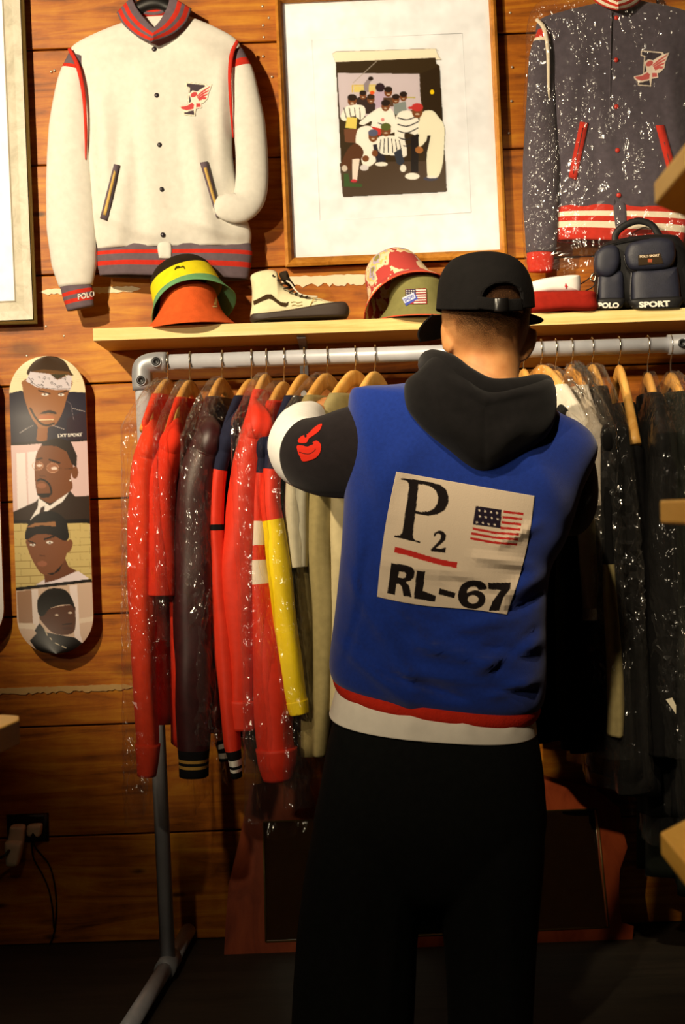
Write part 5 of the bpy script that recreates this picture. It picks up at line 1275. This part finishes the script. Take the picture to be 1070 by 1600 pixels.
fabric('sleeve_white', (238, 236, 232), .95, .03, bump=.15, bscale=400); fabric('rib_hem_red', (200, 44, 26), .95, .1, bump=.5, bscale=220); fabric('tee_white', (236, 228, 214), .9, .03); fabric('trouser_black', (13, 14, 13), .95, .2); fabric('cap_black', (15, 13, 13), .9, .15, bump=.35, bscale=500)
fabric('shoe_black', (16, 15, 15), .6)

# body: one continuous skin
bm_ = MB()
YH = -.895
head = body_loft([(742, 402, 776, 402, .025, .01), (716, 410, 800, 409, .06, .012), (697, 428, 821, 426, .085, .012), (691, 452, 828, 450, .096, .01), (690, 480, 829, 478, .098, .008), (692, 510, 827, 508, .094, .012), (697, 535, 822, 534, .088, .02), (704, 555, 816, 554, .078, .022), (707, 575, 812, 574, .068, .012), (706, 600, 812, 600, .062, .0), (690, 630, 830, 630, .06, -.01)], YH, N=40, nr=40, n=2.1)
bm_.add(head)
jaw = body_loft([(712, 520, 806, 520, .05), (716, 550, 802, 550, .06), (728, 575, 790, 575, .045), (742, 586, 776, 586, .02)], YH+.075, N=24, nr=14, n=2.2); bm_.add(jaw)
def blob(c, r, sc=(1, 1, 1), N=16):
    V, F = revolve([(max(r*math.sin(a), 1e-4), -r*math.cos(a)) for a in np.linspace(0, math.pi, 12)], (0, 0, 0), (0, 0, 1), N)
    return [Vector((v.x*sc[0]+c[0], v.y*sc[1]+c[1], v.z*sc[2]+c[2])) for v in V], F
nc = P(752, 522, YH+.115)
bm_.add(sweep([nc+Vector((0, -.012, .035)), nc+Vector((0, .012, -.005)), nc+Vector((0, .002, -.018))], [.008, .013, .012], N=10, n=8))
bm_.add(blob(nc+Vector((0, -.006, -.05)), .016, (1.5, .7, .6)))
for s in (-1, 1): bm_.add(blob(nc+Vector((s*.033, -.022, .04)), .014, (1.5, .6, .6)))
def e5(pts): return [(640+x/4.458, 380+y/4.458) for x, y in pts]
bm_.add(pillow_px(e5([(214, 578), (234, 556), (268, 576), (298, 630), (306, 700), (290, 758), (260, 768), (232, 742), (218, 680)]), lambda px, py: YH-.012+(px-700)*-.0012, .011, n=30, rings=5, p=2.5))
bm_.add(pillow_px(e5([(838, 592), (874, 592), (889, 625), (884, 690), (855, 765), (815, 815), (786, 822), (778, 780), (800, 700), (820, 640)]), lambda px, py: YH+.004+(px-820)*.0009, .010, n=30, rings=5, p=2.5))
tor = body_loft([(700, 598, 815, 610, .06), (640, 612, 868, 640, .075), (575, 635, 905, 695, .09), (568, 720, 885, 775, .10), (565, 850, 845, 880, .10), (560, 980, 830, 1000, .09), (552, 1090, 815, 1110, .095), (545, 1180, 812, 1190, .10), (550, 1260, 810, 1260, .09)], Y0, N=36, nr=40, n=2.3); bm_.add(tor)
armL = [P(590, 690, Y0), P(535, 712, -.90), P(470, 710, -.84), P(452, 700, -.76), P(462, 675, -.62), P(482, 655, -.50), P(492, 646, -.44)]
armR = [P(880, 735, Y0), P(897, 760, -.86), P(893, 775, -.74), P(888, 765, -.62), P(878, 730, -.50), P(870, 700, -.43)]
bm_.add(sweep(armL, [.055, .05, .046, .043, .042, .035, .028], N=16, n=40, up=(0, 0, 1)))
bm_.add(sweep(armR, [.055, .05, .046, .043, .035, .028], N=16, n=36, up=(0, 0, 1)))
def hand(w, d, out, closed=.8, flip=1):
    """palm at wrist w pointing along d; five fingers curled round the hanger"""
    d = Vector(d).normalized(); out = Vector(out).normalized(); side = d.cross(out).normalized()*flip
    bm_.add(sweep([w-d*.02, w+d*.03, w+d*.085], [.026, .038, .04], [.018, .016, .014], N=14, n=10, up=tuple(out), sq=2.6))
    for k, ln in enumerate((.066, .074, .070, .056)):
        b0 = w+d*.08+side*(.030-.020*k)
        pts = [b0-d*.01]; ang = 0; p = b0.copy()
        for seg in (ln*.45, ln*.32, ln*.25):
            ang += closed*.95; dr = d*math.cos(ang)-out*math.sin(ang); p = p+dr*seg; pts.append(p.copy())
        bm_.add(sweep(pts, [.0092, .0088, .0082, .007], N=10, n=12, up=tuple(side)))
    th0 = w+d*.025+side*.03
    bm_.add(sweep([th0, th0+d*.03+side*.022-out*.008, th0+d*.06+side*.02-out*.022, th0+d*.078+side*.006-out*.032], [.012, .0105, .0095, .0075], N=10, n=12, up=tuple(out)))
hand(armL[-1], (.12, .9, .35), (-.2, -.3, .9), .8, 1)
hand(armR[-1], (-.12, .9, .25), (.2, -.3, .9), .8, -1)
for sx, pts in (('l', [(605, 1240), (585, 1380), (572, 1500), (562, 1640)]), ('r', [(755, 1240), (765, 1380), (768, 1500), (768, 1640)])):
    bm_.add(sweep([P(x, y, Y0) for x, y in pts], [.085, .065, .055, .04], N=16, n=24, up=(0, 1, 0)))
bo = bm_.build('body', M['skin'], person)
rm = bo.modifiers.new('remesh', 'REMESH'); rm.mode = 'VOXEL'; rm.voxel_size = .005; rm.use_smooth_shade = True
sm = bo.modifiers.new('smooth', 'SMOOTH'); sm.factor = .5; sm.iterations = 4
eyes = plain('eye_white', (230, 225, 218), .2)
for s in (-1, 1): obj('eye', *blob(nc+Vector((s*.032, -.026, .028)), .011), eyes, person)

# cropped hair: thin shell with a fade
hv, hf = body_loft([(744, 403, 774, 403, .025, .01), (713, 410, 803, 409, .063, .012), (695, 428, 823, 426, .088, .012), (689, 452, 830, 450, .099, .01), (688.5, 480, 830.5, 478, .1005, .008), (690, 510, 829, 508, .0968, .012), (695, 535, 824, 534, .0905, .02), (702, 555, 818, 554, .0805, .022), (705, 568, 814, 568, .073, .016)], YH, N=80, nr=70, n=2.1, cap0=True, cap1=False)
hc = []
for v in hv:
    x, y = PX(v)
    if v[1] > YH+.03: a = 1.0 if y < 450 else 0
    else:
        c = (x-762)/62.0                                        # hairline falls towards the nape
        low = 556-22*abs(c)**1.5*(1 if c < 0 else .6); d = (low-y)/62.0; a = max(0, min(1, d))**.9*(.62+.38*max(0, min(1, 1-abs(c+.05)*.75)))
        if x < 712 and y > 500: a *= .5
        if y < 470: a = 1
    hc.append((a, a, a, 1))
obj('hair', hv, hf, M['stubble'], person, cols=np.array(hc))

# blue vest
fold = ridge_fn([(548, 900, 650, 1075, 12, .013), (585, 930, 680, 1020, 10, .012), (655, 1005, 760, 1035, 9, .014), (640, 1050, 820, 1070, 10, .010), (745, 1045, 845, 1000, 10, .012), (790, 930, 845, 900, 12, .010), (700, 985, 800, 965, 9, .008),
                 (560, 790, 555, 1000, 14, .008), (530, 1000, 640, 1100, 12, .010), (770, 1085, 838, 1062, 9, .009), (650, 690, 600, 760, 22, .006), (830, 720, 880, 800, 20, .009), (560, 640, 600, 800, 18, .006),
                 (640, 960, 740, 1000, 10, -.010), (600, 1000, 700, 1090, 9, -.008), (760, 1010, 840, 1030, 9, -.009), (570, 870, 560, 960, 9, -.006), (720, 1060, 830, 1088, 8, -.006), (745, 870, 830, 885, 8, .006), (600, 880, 720, 900, 12, .004), (780, 850, 840, 820, 8, .006)])
fold0 = fold; crease = ridge_fn([(528, 985, 600, 1052, 6, -.016), (600, 1052, 720, 1092, 6, -.016), (632, 982, 735, 1018, 6, -.018), (735, 1018, 800, 1012, 6, -.012), (838, 985, 770, 1046, 6, -.016), (690, 1050, 812, 1070, 5, -.014), (550, 880, 590, 965, 6, -.012), (846, 930, 790, 960, 6, -.014), (835, 1080, 770, 1078, 5, -.012), (566, 940, 540, 1030, 5, -.010), (700, 905, 790, 935, 8, -.008)])
fold = lambda x, y: 1.7*fold0(x, y)+crease(x, y)
vest = body_loft([(672, 590, 836, 608, .05, .01), (620, 601, 868, 642, .078), (562, 605, 905, 662, .095), (547, 614, 927, 684, .104), (543, 650, 931, 712, .118), (539, 720, 908, 768, .130), (537, 790, 884, 840, .136), (532, 870, 858, 892, .138), (524, 950, 852, 965, .142), (515, 1025, 852, 1045, .148), (516, 1050, 848, 1088, .145), (523, 1062, 838, 1104, .132)], Y0, N=120, nr=110, n=2.5, fold=fold, backfold=False, sag=[(0, 0), (.6, 0), (1, .022)])
vo = obj('vest', *vest, M['vest_blue'], person)
# number patch on the back
cv = Canvas(575, 730, 845, 965, 5, (206, 188, 166)); Z = cv.zoom(560, 720, 3.567)
K = (26, 20, 20); RD = (176, 40, 34)
Z.poly([(236, 96), (300, 102), (400, 118), (455, 134), (488, 160), (502, 200), (500, 235), (480, 275), (440, 298), (390, 306), (316, 296), (303, 400), (304, 430), (316, 442), (344, 450), (343, 458), (198, 424), (198, 416), (230, 414), (242, 400), (247, 372), (281, 150), (279, 126), (268, 112), (236, 104)], K)
Z.poly([(334, 130), (372, 134), (408, 146), (432, 168), (443, 200), (439, 236), (421, 264), (392, 281), (352, 284), (319, 278)], (206, 188, 166))
Z.poly([(418, 420), (424, 400), (448, 388), (474, 394), (488, 414), (484, 440), (462, 462), (432, 486), (460, 490), (476, 484), (486, 484), (484, 514), (402, 504), (404, 492), (440, 456), (458, 432), (458, 412), (446, 404), (432, 410), (426, 424)], K)
Z.poly([(204, 478), (290, 500), (380, 528), (470, 552), (551, 566), (547, 598), (460, 582), (370, 558), (280, 530), (199, 510)], RD)
for ch, q in (('R', ((160, 738), (296, 757), (184, 572))), ('L', ((310, 768), (428, 782), (322, 612))), ('6', ((556, 812), (712, 822), (560, 668))), ('7', ((724, 836), (836, 836), (722, 680)))):
    pass
Z.poly([(182, 570), (260, 580), (296, 592), (312, 614), (310, 648), (290, 668), (262, 676), (282, 696), (296, 760), (250, 752), (240, 700), (226, 686), (212, 684), (204, 746), (160, 738)], K)
Z.poly([(226, 616), (256, 620), (266, 632), (262, 648), (246, 654), (220, 650)], (206, 188, 166))
Z.poly([(324, 612), (372, 616), (358, 724), (430, 752), (426, 786), (308, 768)], K)
Z.poly([(452, 710), (540, 736), (534, 766), (446, 744)], K)
Z.poly([(556, 770), (556, 730), (572, 694), (604, 672), (644, 666), (684, 672), (708, 692), (714, 714), (672, 720), (658, 704), (636, 700), (612, 712), (604, 734), (640, 722), (676, 726), (702, 748), (706, 782), (688, 810), (652, 826), (612, 822), (576, 806)], K, 80); Z.ell(638, 772, 30, 23, (206, 188, 166))
Z.poly([(722, 680), (848, 678), (846, 712), (806, 764), (784, 836), (724, 836), (748, 780), (792, 720), (724, 716)], K)
Z.poly([(652, 252), (798, 272), (790, 376), (638, 356)], (34, 26, 40))
for j in range(3):
    for i in range(4):
        cx, cy = 674+i*33-j*6+(8 if j == 1 else -2), 276+i*5+j*33
        Z.poly([(cx+(9 if k % 2 == 0 else 3.6)*math.sin(math.pi*k/5), cy-(9 if k % 2 == 0 else 3.6)*math.cos(math.pi*k/5)) for k in range(10)], (224, 208, 190))
for k in range(4): Z.poly([(808-k*5, 276+k*30), (920-k*6, 290+k*29), (918-k*6, 303+k*29), (806-k*5, 290+k*30)], RD)
for k in range(3): Z.poly([(636-k*6, 370+k*27), (760-k*6, 394+k*27), (896-k*6, 404+k*28), (894-k*6, 417+k*28), (758-k*6, 407+k*27), (634-k*6, 384+k*27)], RD)
patch_q = [(619, 737), (835, 775), (792, 960), (589, 932)]
# slightly bowed sides like the sewn patch
Gp = quad_grid(patch_q, 200, 190)
tt = np.linspace(0, 1, 191)[:, None]; ss = np.linspace(0, 1, 201)[None, :]
Gp[..., 0] += -4*np.sin(math.pi*tt)*(1-ss)+9*np.sin(math.pi*tt)*ss*.8; Gp[..., 1] += 3*np.sin(math.pi*ss)*tt+2*np.sin(2*math.pi*ss)*tt
fv = vest
pt = decal('back_patch', Gp, fv, cv, M['print_cloth'], vo, .003, cut=False)
sd_ = pt.modifiers.new('thick', 'SOLIDIFY'); sd_.thickness = .0015; sd_.offset = -1
# red rib hem and white tee
rv, rf = body_loft([(521, 1044, 842, 1090, .134), (519, 1056, 843, 1104, .137), (522, 1068, 838, 1114, .136), (527, 1076, 832, 1120, .130)], Y0, N=120, nr=14, n=2.5, cap0=False, cap1=False, sag=[(0, .02), (1, .024)])
rh = obj('hem_rib', rv, rf, M['rib_hem_red'], vo); rh.modifiers.new('thick', 'SOLIDIFY').thickness = .006
tv, tf = body_loft([(530, 1060, 830, 1104, .125), (522, 1085, 834, 1118, .134), (517, 1105, 836, 1128, .138), (514, 1114, 837, 1139, .14)], Y0, N=120, nr=16, n=2.5, cap0=False, cap1=False, sag=[(0, .02), (1, .022)], fold=ridge_fn([(560, 1090, 555, 1130, 10, .004), (640, 1110, 640, 1150, 14, .005), (720, 1110, 730, 1150, 12, .004), (800, 1110, 800, 1140, 9, .004)]))
to = obj('t_shirt', tv, tf, M['tee_white'], person); to.modifiers.new('thick', 'SOLIDIFY').thickness = .003

# hood lying on the back
def hood_y(px, py):
    return Y0-.085-.02*max(0, min(1, (py-590)/90))
hd = [(633, 598), (634, 634), (648, 658), (668, 680), (696, 703), (724, 727), (748, 740), (768, 737), (795, 722), (822, 705), (852, 684), (867, 655), (869, 618), (862, 596), (838, 590), (806, 596), (768, 598), (742, 588), (716, 570), (697, 556), (676, 557), (655, 578)]
hV, hF = pillow_px(hd, hood_y, .075, n=120, center=(752, 640), rings=12, p=2.2, back=.4)
hfold = ridge_fn([(652, 600, 740, 715, 12, .010), (845, 620, 765, 718, 12, .010), (757, 640, 757, 735, 5, -.004), (690, 590, 760, 622, 9, .010), (760, 622, 850, 606, 9, .010), (670, 625, 755, 665, 12, -.006), (760, 665, 850, 640, 12, -.006)])
hV = [Vector((v[0], v[1]-(hfold(*PX(v)) if v[1] < Y0-.1 else 0), v[2])) for v in hV]
ho_ = obj('hood', hV, hF, M['hood_black'], person)
obj('hood_rim', *sweep(PP([(676, 574, Y0+.06), (668, 570, Y0), (676, 566, Y0-.06), (700, 571, Y0-.11), (728, 590, Y0-.135), (764, 606, Y0-.145), (806, 606, Y0-.14), (838, 602, Y0-.11), (852, 604, Y0-.05), (848, 610, Y0+.02)]), [.016, .02, .021, .021, .020, .018, .018, .019, .019, .016], [.02, .026, .026, .024, .022, .02, .02, .022, .024, .02], 16, n=60), M['hood_black'], ho_)
obj('hood_rim', *sweep(PP([(676, 574, Y0+.06), (700, 590, Y0+.1), (750, 610, Y0+.115), (810, 610, Y0+.09), (848, 610, Y0+.02)]), [.016, .02, .02, .02, .016], [.02, .026, .026, .026, .02], 16, n=40), M['hood_black'], ho_)

# sleeves: black to the elbow, white below
sl = [P(598, 700, Y0), P(560, 706, -.915), P(515, 712, -.89), P(484, 710, -.85), P(470, 703, -.79), P(468, 690, -.72), P(470, 674, -.63), P(476, 660, -.54), P(486, 650, -.47)]
so, SLV = tube('sleeve', [M['sleeve_black'], M['sleeve_white']], person, sl, [.075, .078, .074, .070, .070, .068, .060, .050, .036], [.098, .096, .086, .076, .074, .068, .060, .048, .036], N=40, n=90, fr=[(.385, 0), (1, 1)], up=(0, 0, 1), wr=.035, seed=14)
cv = Canvas(458, 660, 506, 726, 6); Z = cv.zoom(400, 580, 5.944); RO = (206, 46, 30)
Z.poly([(612, 488), (590, 548), (540, 590), (490, 625), (470, 660), (420, 668), (385, 650), (410, 610), (450, 590), (480, 580), (530, 530), (570, 500)], RO, 40)
Z.poly([(380, 690), (430, 690), (470, 700), (500, 690), (530, 655), (565, 645), (600, 680), (598, 740), (570, 790), (520, 820), (435, 838), (405, 790), (385, 745)], RO, 50)
Z.line([(400, 750), (450, 765), (500, 765), (540, 740), (552, 720)], 8, (70, 30, 28), 20); Z.ell(505, 672, 26, 14, (34, 26, 28)); Z.ell(458, 600, 12, 16, (34, 26, 28))
decal('sleeve_print', quad_grid([(459, 660), (504, 660), (504, 724), (459, 724)], 110, 150), SLV, cv, M['print_cloth'], so, .002)
sr = [P(868, 735, Y0), P(886, 752, -.89), P(892, 772, -.82), P(888, 780, -.72), P(884, 765, -.62), P(876, 735, -.52), P(871, 705, -.46)]
tube('sleeve', [M['sleeve_black'], M['sleeve_white']], person, sr, [.06, .060, .056, .054, .05, .045, .036], [.09, .092, .085, .076, .062, .048, .036], N=32, n=60, fr=[(.5, 0), (1, 1)], up=(0, 0, 1), wr=.05, seed=15)

# trousers: seat and two legs in one piece
tr_ = MB()
seat = body_loft([(530, 1070, 826, 1095, .115), (524, 1110, 832, 1128, .128), (512, 1160, 842, 1165, .14), (500, 1230, 850, 1235, .15), (490, 1300, 850, 1300, .15), (520, 1380, 820, 1380, .12), (600, 1430, 740, 1430, .05)], Y0, N=60, nr=30, n=2.5); tr_.add(seat)
legf = ridge_fn([(500, 1300, 480, 1600, 14, .008), (560, 1350, 560, 1600, 18, .008), (620, 1400, 600, 1620, 12, .008), (720, 1380, 730, 1620, 14, .008), (790, 1350, 800, 1620, 16, .008)])
tr_.add(body_loft([(494, 1270, 690, 1270, .13), (480, 1340, 668, 1340, .135), (471, 1400, 660, 1400, .13), (463, 1470, 652, 1470, .12), (458, 1540, 649, 1540, .118), (455, 1600, 646, 1600, .116), (453, 1655, 642, 1655, .112), (456, 1664, 640, 1664, .10)], Y0, N=48, nr=40, n=2.4, fold=legf))
tr_.add(body_loft([(655, 1270, 850, 1270, .13), (668, 1340, 848, 1340, .135), (680, 1400, 843, 1400, .13), (693, 1470, 837, 1470, .12), (698, 1540, 833, 1540, .118), (700, 1600, 830, 1600, .116), (700, 1655, 828, 1655, .112), (703, 1664, 826, 1664, .10)], Y0, N=48, nr=40, n=2.4, fold=legf))
tv_ = tr_.build('trousers', M['trouser_black'], person)
rm = tv_.modifiers.new('remesh', 'REMESH'); rm.mode = 'VOXEL'; rm.voxel_size = .008; rm.use_smooth_shade = True
for cx in (548, 765):
    c = P(cx, 1660, Y0); c.z = 0
    V, F = revolve([(.01, .10), (.045, .098), (.052, .06), (.055, .03), (.056, .0)], (0, 0, 0), (0, 0, 1), 28, n=14)
    obj('shoe', [(c.x+v.x*.9, c.y+.05+v.y*2.5, v.z*(1 if v.y < .02 else 1-.45*min(1, (v.y-.02)/.03))) for v in V], F, M['shoe_black'], person)

# cap
ck = [(748, 397.5, 766, 397.5, .01, .01), (726, 401, 785, 400, .05, .01), (706, 409, 802, 406, .075, .01), (694, 423, 816, 417, .092, .01), (688, 440, 826, 434, .104, .008), (685.5, 460, 831, 454, .109, .006), (683.5, 482, 833, 479, .110, .004)]
V, F = body_loft(ck, YH, N=120, nr=76, n=2.15, cap0=True, cap1=False, sag=[(0, 0), (.55, 0), (1, .019)])
arch = np.array(e5([(490, 480), (492, 400), (520, 325), (575, 285), (640, 272), (700, 275), (750, 305), (775, 350), (783, 420), (783, 490)]))
def inside(pt, poly):
    c = False; n = len(poly)
    for i in range(n):
        (xa, ya), (xb, yb) = poly[i], poly[(i+1) % n]
        if (ya > pt[1]) != (yb > pt[1]) and pt[0] < (xb-xa)*(pt[1]-ya)/(yb-ya)+xa: c = not c
    return c
keep = []
for f in F:
    cen = sum((Vector(V[i]) for i in f), Vector())/len(f)
    if cen.y < YH and inside(PX(cen), arch): continue
    keep.append(f)
cap = obj('cap', V, keep, M['cap_black'], person); cap.modifiers.new('thick', 'SOLIDIFY').thickness = -.003
obj('button', *disc(P(757, 398.5, YH+.01)+Vector((0, 0, -.002)), .007, .006, 14, (0, 0, 1)), M['cap_black'], cap)
bvc = BVHTree.FromPolygons([tuple(v) for v in V], F)
def on_cap(x, y, off):
    d = (P(x, y, 0)-Vector((0, -D, CZ))).normalized(); h = bvc.ray_cast(Vector((0, -D, CZ)), d)
    return (h[0] if h[0] else P(x, y, YH-.1))-d*off
ap = smooth_pts(arch, 40)
obj('arch_binding', *sweep([on_cap(x, min(y, 480), .001) for x, y in ap], .0022, N=8), M['cap_black'], cap)
st = [on_cap(x, y, .002) for x, y in smooth_pts([(744, 472), (765, 475), (790, 477), (816, 476)], 24)]
obj('strap', *sweep(st, .0025, .0125, 10, up=(0, 0, 1), sq=4), M['cap_black'], cap)
stv = [on_cap(x, y, .006) for x, y in [(772, 476), (783, 476.5), (794, 476)]]
obj('buckle', *sweep(stv, .003, .014, 10, up=(0, 0, 1), sq=5), M['black_plastic'], cap)
obj('sweatband', *body_loft([(684, 474, 832.5, 471, .1115, .004), (683, 484, 833.5, 481, .112, .004)], YH, N=96, nr=6, n=2.15, cap0=False, cap1=False) , M['cap_black'], cap) if False else None
# brim: turned to the left, sides drooping
bc = P(752, 480, YH+.02); yaw = math.radians(10)
fw = Vector((-math.sin(yaw), math.cos(yaw), 0)); rt_ = Vector((math.cos(yaw), math.sin(yaw), 0))
nU, nV = 48, 14; BV = []
for i in range(nV+1):
    v = i/nV
    for k in range(nU+1):
        u = -1+2*k/nU
        base = .088*math.sqrt(max(0, 1-u*u*.96))-.01
        f = base+(.085*(1-abs(u)**3)+.016)*v
        wdt = .104+(.030 if u < 0 else .036)*math.sin(2.2*v)
        BV.append(bc+rt_*(u*wdt)+fw*f+Vector((0, 0, -.010*abs(u)**2-.012*v*abs(u)**2-.030*v-.002+(.014*u if u < 0 else .022*u)*v)))
BF = grid_faces(nV+1, nU+1)
br = obj('brim', BV, BF, M['cap_black'], cap); br.modifiers.new('thick', 'SOLIDIFY').thickness = .004
